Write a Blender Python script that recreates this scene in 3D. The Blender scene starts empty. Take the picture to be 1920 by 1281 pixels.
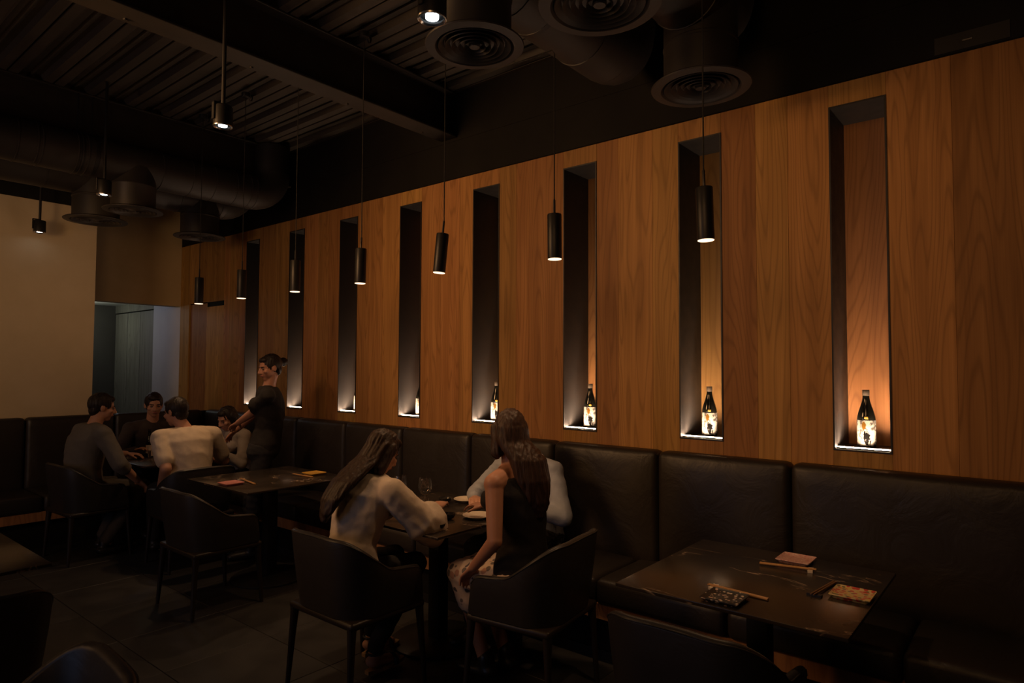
import bpy, bmesh, math, random
from mathutils import Vector, Matrix, noise
random.seed(7)
S = bpy.context.scene
C = S.collection
PI = math.pi

# ------------------------------------------------------------------ camera
CAM_H = 1.6
YAW, PITCH, ROLL, FPX = 0.8861, 0.0404, 0.0042, 1219.6
cd = bpy.data.cameras.new('camera')
cam = bpy.data.objects.new('camera', cd)
C.objects.link(cam)
fw = Vector((math.sin(YAW)*math.cos(PITCH), math.cos(YAW)*math.cos(PITCH), math.sin(PITCH)))
rt = Vector((math.cos(YAW), -math.sin(YAW), 0))
up = rt.cross(fw)
r2 = rt*math.cos(ROLL)+up*math.sin(ROLL)
u2 = up*math.cos(ROLL)-rt*math.sin(ROLL)
M = Matrix((r2, u2, -fw)).transposed().to_4x4()
M.translation = Vector((0, 0, CAM_H))
cam.matrix_world = M
cd.sensor_width = 36.0
cd.sensor_fit = 'HORIZONTAL'
cd.lens = FPX*36.0/1920.0
cd.clip_start = 0.05
S.camera = cam

# ------------------------------------------------------------------ world, lights, exposure
W = bpy.data.worlds.new('world')
S.world = W
W.use_nodes = True
W.node_tree.nodes['Background'].inputs[0].default_value = (0.25, 0.33, 0.5, 1)
W.node_tree.nodes['Background'].inputs[1].default_value = 0.02
S.view_settings.view_transform = 'Standard'
S.view_settings.look = 'None'
S.view_settings.exposure = 0.0
S.view_settings.gamma = 1.0
S.view_settings.use_curve_mapping = False

def point(name, loc, energy, col, radius=0.1):
    l = bpy.data.lights.new(name, 'POINT')
    l.energy = energy; l.color = col; l.shadow_soft_size = radius
    o = bpy.data.objects.new(name, l); C.objects.link(o); o.location = loc
    return o
def spot(name, loc, target, energy, col, angle, blend=0.5, radius=0.03, parent=None):
    l = bpy.data.lights.new(name, 'SPOT')
    l.energy = energy; l.color = col; l.shadow_soft_size = radius
    l.spot_size = math.radians(angle); l.spot_blend = blend
    o = bpy.data.objects.new(name, l); C.objects.link(o); o.location = loc
    d = Vector(target)-Vector(loc)
    o.rotation_euler = d.to_track_quat('-Z', 'Y').to_euler()
    if parent: o.parent = parent
    return o
def area(name, loc, target, energy, col, sx, sy):
    l = bpy.data.lights.new(name, 'AREA')
    l.shape = 'RECTANGLE'; l.size = sx; l.size_y = sy; l.energy = energy; l.color = col
    o = bpy.data.objects.new(name, l); C.objects.link(o); o.location = loc
    d = Vector(target)-Vector(loc)
    o.rotation_euler = d.to_track_quat('-Z', 'Z').to_euler()
    return o
WARM = (1.0, 0.52, 0.21)
# warm lights added without fixtures, standing in for the room's unseen lamps
spot('unseen_warm_spot', (0.0, 3.95, 3.0), (3.65, 2.7, 2.2), 190, WARM, 96, 1.0, 0.45)
spot('unseen_warm_spot', (0.1, 0.5, 3.0), (3.65, 0.7, 2.0), 38, WARM, 84, 1.0, 0.45)
spot('unseen_warm_spot', (0.9, 5.2, 2.9), (3.65, 6.3, 2.1), 17, WARM, 84, 1.0, 0.35)
spot('unseen_warm_spot', (-1.2, 4.3, 2.4), (0.6, 7.5, 2.1), 92, (1.0, 0.58, 0.27), 80, 1.0, 0.35)
spot('unseen_warm_spot', (1.3, 4.9, 2.6), (3.1, 8.3, 2.6), 14, WARM, 60, 1.0, 0.2)  # added to brighten the bulkhead over the passage
point('low_warm_fill', (-2.2, 1.0, 2.0), 12, WARM, 0.3)  # low fill points, added to brighten deck, beams and ducts from below
point('low_warm_fill', (-1.6, 4.4, 1.7), 24, WARM, 0.3)  # added fill, also brightens the white blouse and cream shirt
# evening light from the window in the left wall
area('window_light', (-3.9, 3.6, 1.5), (2.0, 3.4, 0.5), 10, (0.34, 0.54, 1.0), 2.2, 1.8)
# passage behind the corner
point('passage_lamp', (2.75, 9.0, 2.42), 2.1, (0.66, 0.66, 1.0), 0.05)
point('passage_lamp', (3.0, 9.9, 2.3), 2.6, (0.85, 0.92, 0.74), 0.05)

# ------------------------------------------------------------------ helpers
class G:
    def __init__(s): s.v = []; s.f = []
    def add(s, vs, fs):
        n = len(s.v); s.v += [tuple(v) for v in vs]; s.f += [tuple(i+n for i in f) for f in fs]; return s
    def box(s, lo, hi):
        x0, y0, z0 = lo; x1, y1, z1 = hi
        return s.add([(x0,y0,z0),(x1,y0,z0),(x1,y1,z0),(x0,y1,z0),(x0,y0,z1),(x1,y0,z1),(x1,y1,z1),(x0,y1,z1)],
                     [(0,3,2,1),(4,5,6,7),(0,1,5,4),(1,2,6,5),(2,3,7,6),(3,0,4,7)])
    def rbox(s, lo, hi, r, seg=3, puff=None):
        bm = bmesh.new()
        bmesh.ops.create_cube(bm, size=1)
        d = [hi[i]-lo[i] for i in range(3)]; c = [(hi[i]+lo[i])/2 for i in range(3)]
        for v in bm.verts: v.co = Vector((v.co.x*d[0]+c[0], v.co.y*d[1]+c[1], v.co.z*d[2]+c[2]))
        bmesh.ops.bevel(bm, geom=bm.edges[:], offset=min(r, min(d)*0.49), segments=seg, profile=0.5, affect='EDGES')
        bm.verts.ensure_lookup_table(); bm.verts.index_update()
        s.add([v.co for v in bm.verts], [[v.index for v in f.verts] for f in bm.faces])
        bm.free(); return s
    def loft(s, rings, cap=True, closed=False):
        n = len(rings[0]); base = len(s.v)
        for r in rings: s.v += [tuple(p) for p in r]
        m = len(rings)
        for i in range(m if closed else m-1):
            a = base+i*n; b = base+((i+1) % m)*n
            for j in range(n):
                k = (j+1) % n
                s.f.append((a+j, a+k, b+k, b+j))
        if cap and not closed:
            s.f.append(tuple(base+j for j in reversed(range(n))))
            s.f.append(tuple(base+(m-1)*n+j for j in range(n)))
        return s
    def lathe(s, prof, seg=24, c=(0,0,0), cap=True, closed=False):
        rings = []
        for r, z in prof:
            rings.append([(c[0]+r*math.cos(2*PI*j/seg), c[1]+r*math.sin(2*PI*j/seg), c[2]+z) for j in range(seg)])
        return s.loft(rings, cap, closed)
    def tube(s, pts, r, seg=10, cap=True):
        pts = [Vector(p) for p in pts]
        rad = r if isinstance(r, (list, tuple)) else [r]*len(pts)
        rings = []; pu = None
        for i, p in enumerate(pts):
            t = (pts[min(i+1, len(pts)-1)]-pts[max(i-1, 0)]).normalized()
            if pu is None:
                pu = Vector((0,0,1)) if abs(t.z) < 0.9 else Vector((1,0,0))
            a = (pu-t*pu.dot(t)).normalized(); b = t.cross(a); pu = a
            rings.append([p+(a*math.cos(2*PI*j/seg)+b*math.sin(2*PI*j/seg))*rad[i] for j in range(seg)])
        return s.loft(rings, cap)
    def capsule(s, p0, p1, r0, r1, seg=14, flat=None):
        p0 = Vector(p0); p1 = Vector(p1); t = p1-p0; L = t.length
        if L < 1e-6: t = Vector((0,0,1)); L = 1e-6
        t = t/L
        a = Vector((0,0,1)) if abs(t.z) < 0.9 else Vector((1,0,0))
        fa, fb = 1, 1
        if flat: a = Vector(flat[0]); fa, fb = flat[1], flat[2]
        a = (a-t*a.dot(t)).normalized(); b = t.cross(a)
        rings = []
        for k in range(5):
            an = -PI/2+(k+0.35)*PI/2/5
            rings.append((p0+t*math.sin(an)*r0, math.cos(an)*r0))
        rings.append((p0, r0)); rings.append((p1, r1))
        for k in range(1, 6):
            an = k*PI/2/5.35
            rings.append((p1+t*math.sin(an)*r1, math.cos(an)*r1))
        return s.loft([[c+(a*math.cos(2*PI*j/seg)*fa+b*math.sin(2*PI*j/seg)*fb)*r for j in range(seg)] for c, r in rings])
    def ell(s, c, ax, seg=20, rings=12):
        # ax: three vectors (half axes)
        c = Vector(c); ax = [Vector(a) for a in ax]
        rr = []
        for i in range(rings):
            th = -PI/2+PI*(i+0.5)/rings
            rr.append([c+ax[2]*math.sin(th)+(ax[0]*math.cos(2*PI*j/seg)+ax[1]*math.sin(2*PI*j/seg))*math.cos(th) for j in range(seg)])
        return s.loft(rr)
    def shift(s, d):
        s.v = [(v[0]+d[0], v[1]+d[1], v[2]+d[2]) for v in s.v]; return s

def mesh_of(name, g, mat, smooth=35):
    me = bpy.data.meshes.new(name)
    me.from_pydata([tuple(v) for v in g.v], [], [tuple(f) for f in g.f])
    bm = bmesh.new(); bm.from_mesh(me); bmesh.ops.recalc_face_normals(bm, faces=bm.faces[:]); bm.to_mesh(me); bm.free()
    if smooth:
        me.shade_smooth(); me.set_sharp_from_angle(angle=math.radians(smooth))
    if mat: me.materials.append(mat)
    return me
def mk(name, g, mat, parent=None, smooth=35, loc=None, rot=None):
    o = bpy.data.objects.new(name, mesh_of(name, g, mat, smooth)); C.objects.link(o)
    if parent: o.parent = parent
    if loc: o.location = loc
    if rot: o.rotation_euler = rot
    return o
def inst(name, me, parent=None, loc=(0,0,0), rot=None):
    o = bpy.data.objects.new(name, me); C.objects.link(o); o.parent = parent; o.location = loc
    if rot: o.rotation_euler = rot
    return o
def empty(name, loc=(0,0,0), rz=0):
    o = bpy.data.objects.new(name, None); C.objects.link(o); o.location = loc; o.rotation_euler = (0,0,rz)
    o.empty_display_size = 0.1
    return o
def tag(o, label, cat, group=None):
    o['label'] = label; o['category'] = cat
    if group: o['group'] = group
    return o
def struct(o): o['kind'] = 'structure'; return o
def copy_tree(o, parent=None):
    c = o.copy(); C.objects.link(c); c.parent = parent
    for ch in list(o.children): copy_tree(ch, c)
    return c

# ------------------------------------------------------------------ materials
def mat(name, col, rough=0.5, metal=0.0, spec=0.5, emit=None, estr=0.0, trans=0.0, ior=1.45):
    m = bpy.data.materials.new(name); m.use_nodes = True
    b = m.node_tree.nodes['Principled BSDF']
    b.inputs['Base Color'].default_value = (*col, 1); b.inputs['Roughness'].default_value = rough
    b.inputs['Metallic'].default_value = metal; b.inputs['Specular IOR Level'].default_value = spec
    b.inputs['IOR'].default_value = ior
    if trans: b.inputs['Transmission Weight'].default_value = trans
    if emit:
        b.inputs['Emission Color'].default_value = (*emit, 1); b.inputs['Emission Strength'].default_value = estr
    return m
class N:
    def __init__(s, m): s.m = m; s.t = m.node_tree; s.b = s.t.nodes['Principled BSDF']
    def n(s, typ, **kw):
        x = s.t.nodes.new(typ)
        for k, v in kw.items(): setattr(x, k, v)
        return x
    def l(s, a, b): s.t.links.new(a, b)
    def coord(s, scale=(1,1,1), rnd=False):
        tc = s.n('ShaderNodeTexCoord'); mp = s.n('ShaderNodeMapping')
        mp.inputs['Scale'].default_value = scale
        src = tc.outputs['Object']
        if rnd:
            oi = s.n('ShaderNodeObjectInfo'); vm = s.n('ShaderNodeVectorMath', operation='SCALE')
            vm.inputs[0].default_value = (37.1, 91.7, 53.3); s.l(oi.outputs['Random'], vm.inputs['Scale'])
            va = s.n('ShaderNodeVectorMath', operation='ADD'); s.l(src, va.inputs[0]); s.l(vm.outputs[0], va.inputs[1]); src = va.outputs[0]
        s.l(src, mp.inputs['Vector']); return mp.outputs['Vector']
    def noise(s, vec, scale, detail=3, rough=0.5, dist=0):
        x = s.n('ShaderNodeTexNoise'); x.inputs['Scale'].default_value = scale; x.inputs['Detail'].default_value = detail
        x.inputs['Roughness'].default_value = rough; x.inputs['Distortion'].default_value = dist
        s.l(vec, x.inputs['Vector']); return x.outputs['Fac']
    def ramp(s, fac, stops):
        x = s.n('ShaderNodeValToRGB'); cr = x.color_ramp
        while len(cr.elements) < len(stops): cr.elements.new(0.5)
        for e, (p, c) in zip(cr.elements, stops):
            e.position = p; e.color = (*c, 1) if len(c) == 3 else c
        s.l(fac, x.inputs['Fac']); return x.outputs['Color']
    def math(s, op, a, b=None):
        x = s.n('ShaderNodeMath', operation=op)
        for i, q in enumerate((a, b)):
            if q is None: continue
            if isinstance(q, (int, float)): x.inputs[i].default_value = q
            else: s.l(q, x.inputs[i])
        return x.outputs[0]
    def mix(s, fac, a, b, mode='MIX'):
        x = s.n('ShaderNodeMix', data_type='RGBA', blend_type=mode)
        for sock, q in ((x.inputs['Factor'], fac), (x.inputs['A'], a), (x.inputs['B'], b)):
            if isinstance(q, (int, float)): sock.default_value = q
            elif isinstance(q, tuple): sock.default_value = (*q, 1)
            else: s.l(q, sock)
        return x.outputs['Result']
    def bump(s, h, strength=0.2, dist=0.01):
        x = s.n('ShaderNodeBump'); x.inputs['Strength'].default_value = strength; x.inputs['Distance'].default_value = dist
        s.l(h, x.inputs['Height']); s.l(x.outputs[0], s.b.inputs['Normal'])
    def color(s, c): s.l(c, s.b.inputs['Base Color'])
    def rough(s, c): s.l(c, s.b.inputs['Roughness'])

def wood_mat(name, light, mid, dark, rough=0.55, tone=0.55):
    m = mat(name, mid, rough, spec=0.25); k = N(m)
    v = k.coord((2.4, 3.0, 0.30), True)
    n1 = k.noise(v, 1.0, 2.5, 0.45, 0.25)
    bands = k.math('SINE', k.math('MULTIPLY', n1, 210))
    bands = k.math('POWER', k.math('ADD', k.math('MULTIPLY', bands, 0.5), 0.5), 6.0)
    fib = k.noise(k.coord((60, 150, 1.1), True), 1.0, 4, 0.65)
    blot = k.noise(k.coord((2, 16, 0.7), True), 1.0, 4, 0.6)
    base = k.ramp(blot, [(0.32, dark), (0.52, mid), (0.72, light)])
    base = k.mix(k.math('MULTIPLY', bands, 0.48), base, tuple(c*0.55 for c in dark))
    base = k.mix(k.math('MULTIPLY', k.math('SUBTRACT', 1.0, fib), 0.62), base, tuple(c*0.6 for c in dark))
    # small dark knots
    kn = k.n('ShaderNodeTexVoronoi'); kn.inputs['Scale'].default_value = 1.0
    k.l(k.coord((3.0, 3.2, 1.3), True), kn.inputs['Vector'])
    kd = k.ramp(kn.outputs['Distance'], [(0.0, (1,1,1)), (0.015, (0.8,0.8,0.8)), (0.045, (0,0,0))])
    base = k.mix(k.math('MULTIPLY', kd, 0.65), base, tuple(c*0.3 for c in dark))
    oi = k.n('ShaderNodeObjectInfo')
    hs = k.n('ShaderNodeHueSaturation')
    k.l(k.math('ADD', k.math('MULTIPLY', oi.outputs['Random'], tone), 1.0-tone*0.5), hs.inputs['Value'])
    r2_ = k.math('FRACT', k.math('MULTIPLY', oi.outputs['Random'], 7.31))
    k.l(k.math('ADD', k.math('MULTIPLY', r2_, 0.022), 0.489), hs.inputs['Hue'])
    k.l(base, hs.inputs['Color']); k.color(hs.outputs['Color'])
    k.bump(fib, 0.12, 0.002)
    return m
M_WOOD = wood_mat('timber_veneer', (0.64, 0.345, 0.115), (0.54, 0.28, 0.088), (0.40, 0.20, 0.062), tone=0.45)
M_WOODN = wood_mat('niche_veneer', (0.50, 0.25, 0.09), (0.43, 0.21, 0.075), (0.34, 0.165, 0.06), tone=0.2)
M_STRIP = wood_mat('bench_strip_wood', (0.52, 0.28, 0.11), (0.46, 0.24, 0.095), (0.36, 0.18, 0.07), tone=0.1)
M_PALEWOOD = wood_mat('passage_wood', (0.42, 0.40, 0.33), (0.36, 0.34, 0.28), (0.28, 0.26, 0.21), tone=0.1)

def leather(name, col, rough=0.38, crease=0.5):
    m = mat(name, col, rough, spec=0.5); k = N(m)
    v = k.coord()
    a = k.noise(v, 5, 4, 0.6, 0.8); b = k.noise(v, 220, 2, 0.5)
    h = k.math('ADD', k.math('MULTIPLY', a, 1.0), k.math('MULTIPLY', b, 0.04))
    k.bump(h, crease, 0.03)
    k.rough(k.math('ADD', k.math('MULTIPLY', a, 0.25), rough-0.12))
    return m
M_BENCH = leather('bench_leather', (0.024, 0.019, 0.016), 0.45, 0.22)
M_CHAIR = leather('chair_leather', (0.030, 0.026, 0.024), 0.42, 0.12)
M_CHAIRLEG = mat('chair_leg_wood', (0.025, 0.018, 0.014), 0.4)
M_BLACK = mat('black_paint', (0.020, 0.018, 0.017), 0.7, spec=0.2)
k = N(M_BLACK); k.color(k.ramp(k.noise(k.coord(), 3, 3), [(0.3, (0.008,0.0074,0.007)), (0.7, (0.012,0.011,0.010))]))
M_BLACKMETAL = mat('black_metal', (0.022, 0.021, 0.021), 0.42, 0.3)
k = N(M_BLACKMETAL); k.rough(k.ramp(k.noise(k.coord(), 9, 3), [(0.3, (0.36,)*3), (0.7, (0.5,)*3)]))
M_CORD = mat('black_cord', (0.012, 0.011, 0.010), 0.7)
k = N(M_CORD); k.rough(k.ramp(k.noise(k.coord(), 80, 2), [(0.3, (0.6,)*3), (0.7, (0.8,)*3)]))
M_NICHE = mat('niche_lining', (0.024, 0.0225, 0.022), 0.5)
k = N(M_NICHE); k.rough(k.ramp(k.noise(k.coord(), 12, 3), [(0.3, (0.45,)*3), (0.7, (0.58,)*3)]))
M_DECK = mat('painted_deck', (0.10, 0.085, 0.07), 0.55)
k = N(M_DECK); k.color(k.ramp(k.noise(k.coord((1,0.3,1)), 5, 4), [(0.3, (0.046,0.039,0.031)), (0.7, (0.074,0.061,0.049))]))
M_BEAM = mat('painted_steel', (0.085, 0.07, 0.058), 0.5)
k = N(M_BEAM); k.color(k.ramp(k.noise(k.coord(), 7, 4), [(0.3, (0.026,0.022,0.018)), (0.7, (0.038,0.031,0.026))]))
M_DUCT = mat('painted_duct', (0.075, 0.064, 0.058), 0.5, 0.1)
k = N(M_DUCT); k.color(k.ramp(k.noise(k.coord(), 4, 4), [(0.3, (0.026,0.023,0.021)), (0.7, (0.037,0.032,0.029))]))
M_CREAM = mat('cream_plaster', (0.62, 0.53, 0.38), 0.8)
k = N(M_CREAM); k.color(k.ramp(k.noise(k.coord(), 2.2, 5, 0.6), [(0.3, (0.54,0.43,0.27)), (0.7, (0.63,0.51,0.34))]))
k.bump(k.noise(k.coord(), 30, 3), 0.05, 0.003)
M_WHITEWALL = mat('white_plaster', (0.7, 0.68, 0.66), 0.7)
k = N(M_WHITEWALL); k.color(k.ramp(k.noise(k.coord(), 3, 4), [(0.3, (0.66,0.64,0.62)), (0.7, (0.73,0.71,0.69))]))
M_DARKWALL = mat('dark_wall', (0.10, 0.09, 0.075), 0.7)
k = N(M_DARKWALL); k.color(k.ramp(k.noise(k.coord(), 2, 4), [(0.3, (0.09,0.08,0.066)), (0.7, (0.115,0.104,0.088))]))
M_TILE = mat('floor_tile', (0.075, 0.068, 0.062), 0.42)
k = N(M_TILE)
tn = k.noise(k.coord((1,1,1), True), 4, 6, 0.65, 0.4)
k.color(k.ramp(tn, [(0.28, (0.022,0.0205,0.0195)), (0.5, (0.031,0.029,0.0275)), (0.75, (0.043,0.039,0.036))]))
k.rough(k.ramp(tn, [(0.3, (0.45,)*3), (0.7, (0.6,)*3)])); k.bump(tn, 0.08, 0.004)
M_GROUT = mat('floor_grout', (0.025, 0.023, 0.02), 0.9)
k = N(M_GROUT); k.color(k.ramp(k.noise(k.coord(), 40, 2), [(0.3, (0.02,0.018,0.016)), (0.7, (0.03,0.028,0.025))]))

def stone_top(name):
    m = mat(name, (0.035, 0.027, 0.022), 0.24, spec=0.5); k = N(m)
    v = k.coord((1,1,1), True)
    a = k.noise(v, 3.0, 6, 0.6, 0.6)
    base = k.ramp(a, [(0.3, (0.022,0.018,0.015)), (0.7, (0.05,0.038,0.03))])
    w = k.noise(k.coord((1.1,0.55,1), True), 2.2, 5, 0.6, 0.9)
    vein = k.ramp(k.math('ABSOLUTE', k.math('SUBTRACT', w, 0.5)), [(0.0, (1,1,1)), (0.004, (0.5,0.5,0.5)), (0.010, (0,0,0))])
    msk = k.ramp(k.noise(v, 6, 3), [(0.47, (0,0,0)), (0.60, (1,1,1))])
    k.color(k.mix(k.math('MULTIPLY', vein, msk), base, (0.34, 0.25, 0.18)))
    k.rough(k.ramp(a, [(0.3, (0.19,)*3), (0.7, (0.26,)*3)])); k.bump(k.noise(v, 60, 3), 0.05, 0.002)
    return m
M_STONE = stone_top('dark_stone')
M_LED = mat('led_strip', (0.9, 0.8, 0.7), 0.5, emit=(1.0, 0.68, 0.46), estr=110)
M_PENDGLOW = mat('pendant_diffuser', (0.9, 0.8, 0.7), 0.5, emit=(1.0, 0.66, 0.42), estr=2.2)
M_COOLGLOW = mat('spotlight_lens', (0.9, 0.9, 0.9), 0.3, emit=(0.86, 0.95, 1.0), estr=7)
M_STEELRIM = mat('spotlight_rim', (0.5, 0.5, 0.5), 0.25, 1.0)
M_BOTTLE = mat('bottle_glass', (0.010, 0.011, 0.007), 0.08, spec=0.6)
k = N(M_BOTTLE); k.color(k.ramp(k.noise(k.coord(), 12, 2), [(0.3, (0.004,0.0042,0.003)), (0.7, (0.007,0.007,0.005))]))
M_CAP = mat('bottle_cap', (0.16, 0.13, 0.10), 0.45, 0.4)
k = N(M_CAP); k.rough(k.ramp(k.noise(k.coord(), 60, 2), [(0.3, (0.4,)*3), (0.7, (0.55,)*3)]))
M_GOLD = mat('gold_seal', (0.50, 0.32, 0.06), 0.35, 0.7)
k = N(M_GOLD); k.rough(k.ramp(k.noise(k.coord(), 120, 2), [(0.3, (0.3,)*3), (0.7, (0.45,)*3)]))
# bottle label: pale paper with an ink figure and a gold patch
M_LABEL = mat('bottle_label', (0.75, 0.70, 0.62), 0.9, spec=0.02)
k = N(M_LABEL)
tc = k.n('ShaderNodeTexCoord'); sp = k.n('ShaderNodeSeparateXYZ'); k.l(tc.outputs['Object'], sp.inputs[0])
ink = k.noise(k.coord((1,1,0.8)), 42, 4, 0.6, 1.2)
yy, zz = sp.outputs['Y'], sp.outputs['Z']
def blob(cy, cz, ry, rz):
    a = k.math('DIVIDE', k.math('SUBTRACT', yy, cy), ry); b = k.math('DIVIDE', k.math('SUBTRACT', zz, cz), rz)
    return k.math('ADD', k.math('MULTIPLY', a, a), k.math('MULTIPLY', b, b))
inkm = k.ramp(k.math('ADD', blob(-0.003, 0.055, 0.019, 0.058), k.math('MULTIPLY', k.math('SUBTRACT', ink, 0.5), 4.5)), [(0.55, (1,1,1)), (0.85, (0,0,0))])
c1 = k.mix(inkm, k.ramp(ink, [(0.40, (0.03,0.028,0.025)), (0.54, (0.15,0.142,0.128))]), (0.0015, 0.0013, 0.0012))
goldm = k.ramp(k.math('ADD', blob(0.012, 0.118, 0.010, 0.024), k.math('MULTIPLY', k.math('SUBTRACT', ink, 0.5), 2.5)), [(0.6, (1,1,1)), (0.95, (0,0,0))])
k.color(k.mix(goldm, c1, (0.05, 0.024, 0.003)))
def plain(name, col, rough=0.5, var=0.12, scale=20, metal=0.0, spec=0.5, bump=0.0):
    m = mat(name, col, rough, metal, spec); k = N(m)
    a = k.noise(k.coord(), scale, 4, 0.6)
    k.color(k.ramp(a, [(0.3, tuple(c*(1-var) for c in col)), (0.7, tuple(min(1, c*(1+var)) for c in col))]))
    if bump: k.bump(a, bump, 0.003)
    return m
def spots(name, base, cols, scale=90, thr=0.42, rough=0.35):
    m = mat(name, base, rough); k = N(m)
    vo = k.n('ShaderNodeTexVoronoi'); vo.inputs['Scale'].default_value = scale; k.l(k.coord(), vo.inputs['Vector'])
    d = k.ramp(vo.outputs['Distance'], [(thr-0.08, (1,1,1)), (thr, (0,0,0))])
    sel = k.n('ShaderNodeSeparateColor'); k.l(vo.outputs['Color'], sel.inputs[0])
    n = len(cols); stops = []
    for i, c in enumerate(cols): stops.append((i/n, c))
    rc = k.ramp(sel.outputs[0], stops); 
    for nd in k.t.nodes:
        if nd.type == 'VALTORGB' and nd.outputs[0] == rc.node.outputs[0]: nd.color_ramp.interpolation = 'CONSTANT'
    k.color(k.mix(d, base, rc)); return m
M_SKIN = plain('skin', (0.50, 0.26, 0.17), 0.5, 0.06, 14)
M_SKIN2 = plain('skin_tan', (0.44, 0.21, 0.13), 0.5, 0.06, 14)
M_LIPS = plain('lips', (0.38, 0.13, 0.10), 0.4, 0.05)
M_EYE = plain('eye', (0.10, 0.08, 0.07), 0.2, 0.3)
def hair_mat(name, col):
    m = mat(name, col, 0.5, spec=0.4); k = N(m)
    a = k.noise(k.coord((60, 60, 5)), 1.6, 4, 0.6)
    k.color(k.ramp(a, [(0.3, tuple(c*0.5 for c in col)), (0.7, tuple(c*1.5 for c in col))])); k.bump(a, 0.5, 0.006)
    return m
M_HAIRBLACK = hair_mat('black_hair', (0.018, 0.013, 0.011))
M_HAIRBROWN = hair_mat('brown_hair', (0.034, 0.018, 0.011))
M_HAIRAUB = hair_mat('auburn_hair', (0.040, 0.019, 0.012))
def cloth(name, col, rough=0.85, bump=0.25):
    m = mat(name, col, rough, spec=0.2); k = N(m)
    a = k.noise(k.coord(), 9, 4, 0.6, 0.6); b = k.noise(k.coord(), 350, 2)
    k.color(k.ramp(a, [(0.3, tuple(c*0.9 for c in col)), (0.7, tuple(min(1, c*1.08) for c in col))]))
    k.bump(k.math('ADD', a, k.math('MULTIPLY', b, 0.05)), bump, 0.015); return m
M_WHITECLOTH = cloth('white_cotton', (0.66, 0.55, 0.44))
M_CREAMSHIRT = cloth('cream_jersey', (0.66, 0.54, 0.41))
M_GREYSHIRT = cloth('grey_shirt', (0.15, 0.135, 0.12))
M_DARKSHIRT = cloth('dark_shirt', (0.07, 0.055, 0.05))
M_PALEGREY = cloth('pale_grey_top', (0.34, 0.29, 0.25))
M_BLACKCLOTH = cloth('black_cloth', (0.022, 0.019, 0.018))
M_LILACSHIRT = cloth('pale_shirt', (0.34, 0.36, 0.42))
M_TROUSERS = cloth('dark_trousers', (0.030, 0.028, 0.028))
M_GREYTROUSERS = cloth('grey_brown_trousers', (0.085, 0.072, 0.06))
M_FLORAL = spots('floral_skirt', (0.62, 0.47, 0.36), [(0.10,0.08,0.08), (0.42,0.22,0.16), (0.16,0.13,0.12), (0.62,0.47,0.36)], 26, 0.5, 0.8)
M_DARKFLORAL = spots('dark_print', (0.020, 0.018, 0.018), [(0.09,0.07,0.06), (0.020,0.018,0.018), (0.06,0.05,0.045), (0.02,0.018,0.018)], 34, 0.45, 0.8)
M_SHOE = plain('black_shoe', (0.02, 0.018, 0.017), 0.4)
M_TANSHOE = plain('tan_sole', (0.34, 0.21, 0.10), 0.5)
M_PORCELAIN = plain('white_porcelain', (0.72, 0.62, 0.50), 0.25, 0.04)
M_DARKBOWL = plain('dark_stoneware', (0.03, 0.026, 0.024), 0.22)
M_GLASS = mat('drinking_glass', (1, 1, 1), 0.02, trans=1.0, ior=1.45)
k = N(M_GLASS); k.rough(k.ramp(k.noise(k.coord(), 30, 2), [(0.3, (0.01,)*3), (0.7, (0.03,)*3)]))
M_BAMBOO = plain('chopstick_wood', (0.42, 0.22, 0.08), 0.45, 0.15, 60)
M_DARKSTICK = plain('dark_chopstick', (0.16, 0.08, 0.035), 0.4, 0.15, 60)
M_PINKPLATE = spots('pink_plate', (0.55, 0.32, 0.28), [(0.68,0.50,0.44), (0.46,0.18,0.17), (0.62,0.40,0.36), (0.55,0.32,0.28)], 110, 0.5)
M_FLORPLATE = spots('floral_plate', (0.60, 0.47, 0.24), [(0.48,0.06,0.04), (0.62,0.44,0.12), (0.16,0.15,0.07), (0.55,0.14,0.08)], 60, 0.55)
M_DARKPLATE = spots('speckled_plate', (0.018, 0.018, 0.020), [(0.55,0.45,0.36), (0.018,0.018,0.02), (0.50,0.32,0.24), (0.018,0.018,0.02)], 75, 0.46)
M_YELLOWPLATE = plain('ochre_plate', (0.62, 0.36, 0.07), 0.3, 0.1)
M_ROSEPLATE = plain('rose_plate', (0.55, 0.22, 0.20), 0.3, 0.1)
M_NAPKIN = cloth('white_napkin', (0.75, 0.66, 0.58))

# ------------------------------------------------------------------ the setting
D = 3.65                                  # face of the timber wall
NS, NW, N0 = 0.2307*D, 0.0728*D, 0.1585*D  # niche spacing, width, right edge of the nearest
NZ0, NZ1, WZ1, WZ0 = 1.6-0.1137*D, 1.6+0.3756*D, 1.6+0.4074*D, 1.02
ND = 0.315
FLOOR_X0, FLOOR_X1, FLOOR_Y0, FLOOR_Y1 = -4.0, 4.2, -3.0, 10.6
floor = struct(mk('floor', G().box((FLOOR_X0, FLOOR_Y0, -0.12), (FLOOR_X1, FLOOR_Y1, -0.012)), M_GROUT))
tm = mesh_of('tile', G().rbox((-0.2985, -0.2985, -0.012), (0.2985, 0.2985, 0.0), 0.002, 1), M_TILE)
for i in range(-4, 4):
    for j in range(-1, 13):
        x, y = 1.54+0.3+0.6*i, 0.3+0.6*j
        if x < 3.1 and x > -0.9 and y < 7.4: inst('tile', tm, floor, (x, y, 0))
restg = G()
for i in range(-10, 4):
    for j in range(-6, 18):
        x, y = 1.54+0.3+0.6*i, 0.3+0.6*j
        if not (x < 3.1 and x > -0.9 and -0.5 < y < 7.4) and -4 < x-0.3 and x < 3.9: restg.box((x-0.2985, y-0.2985, -0.012), (x+0.2985, y+0.2985, 0))
ro = mk('outlying_tiles', restg, M_TILE, floor); ro['kind'] = 'stuff'

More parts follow.
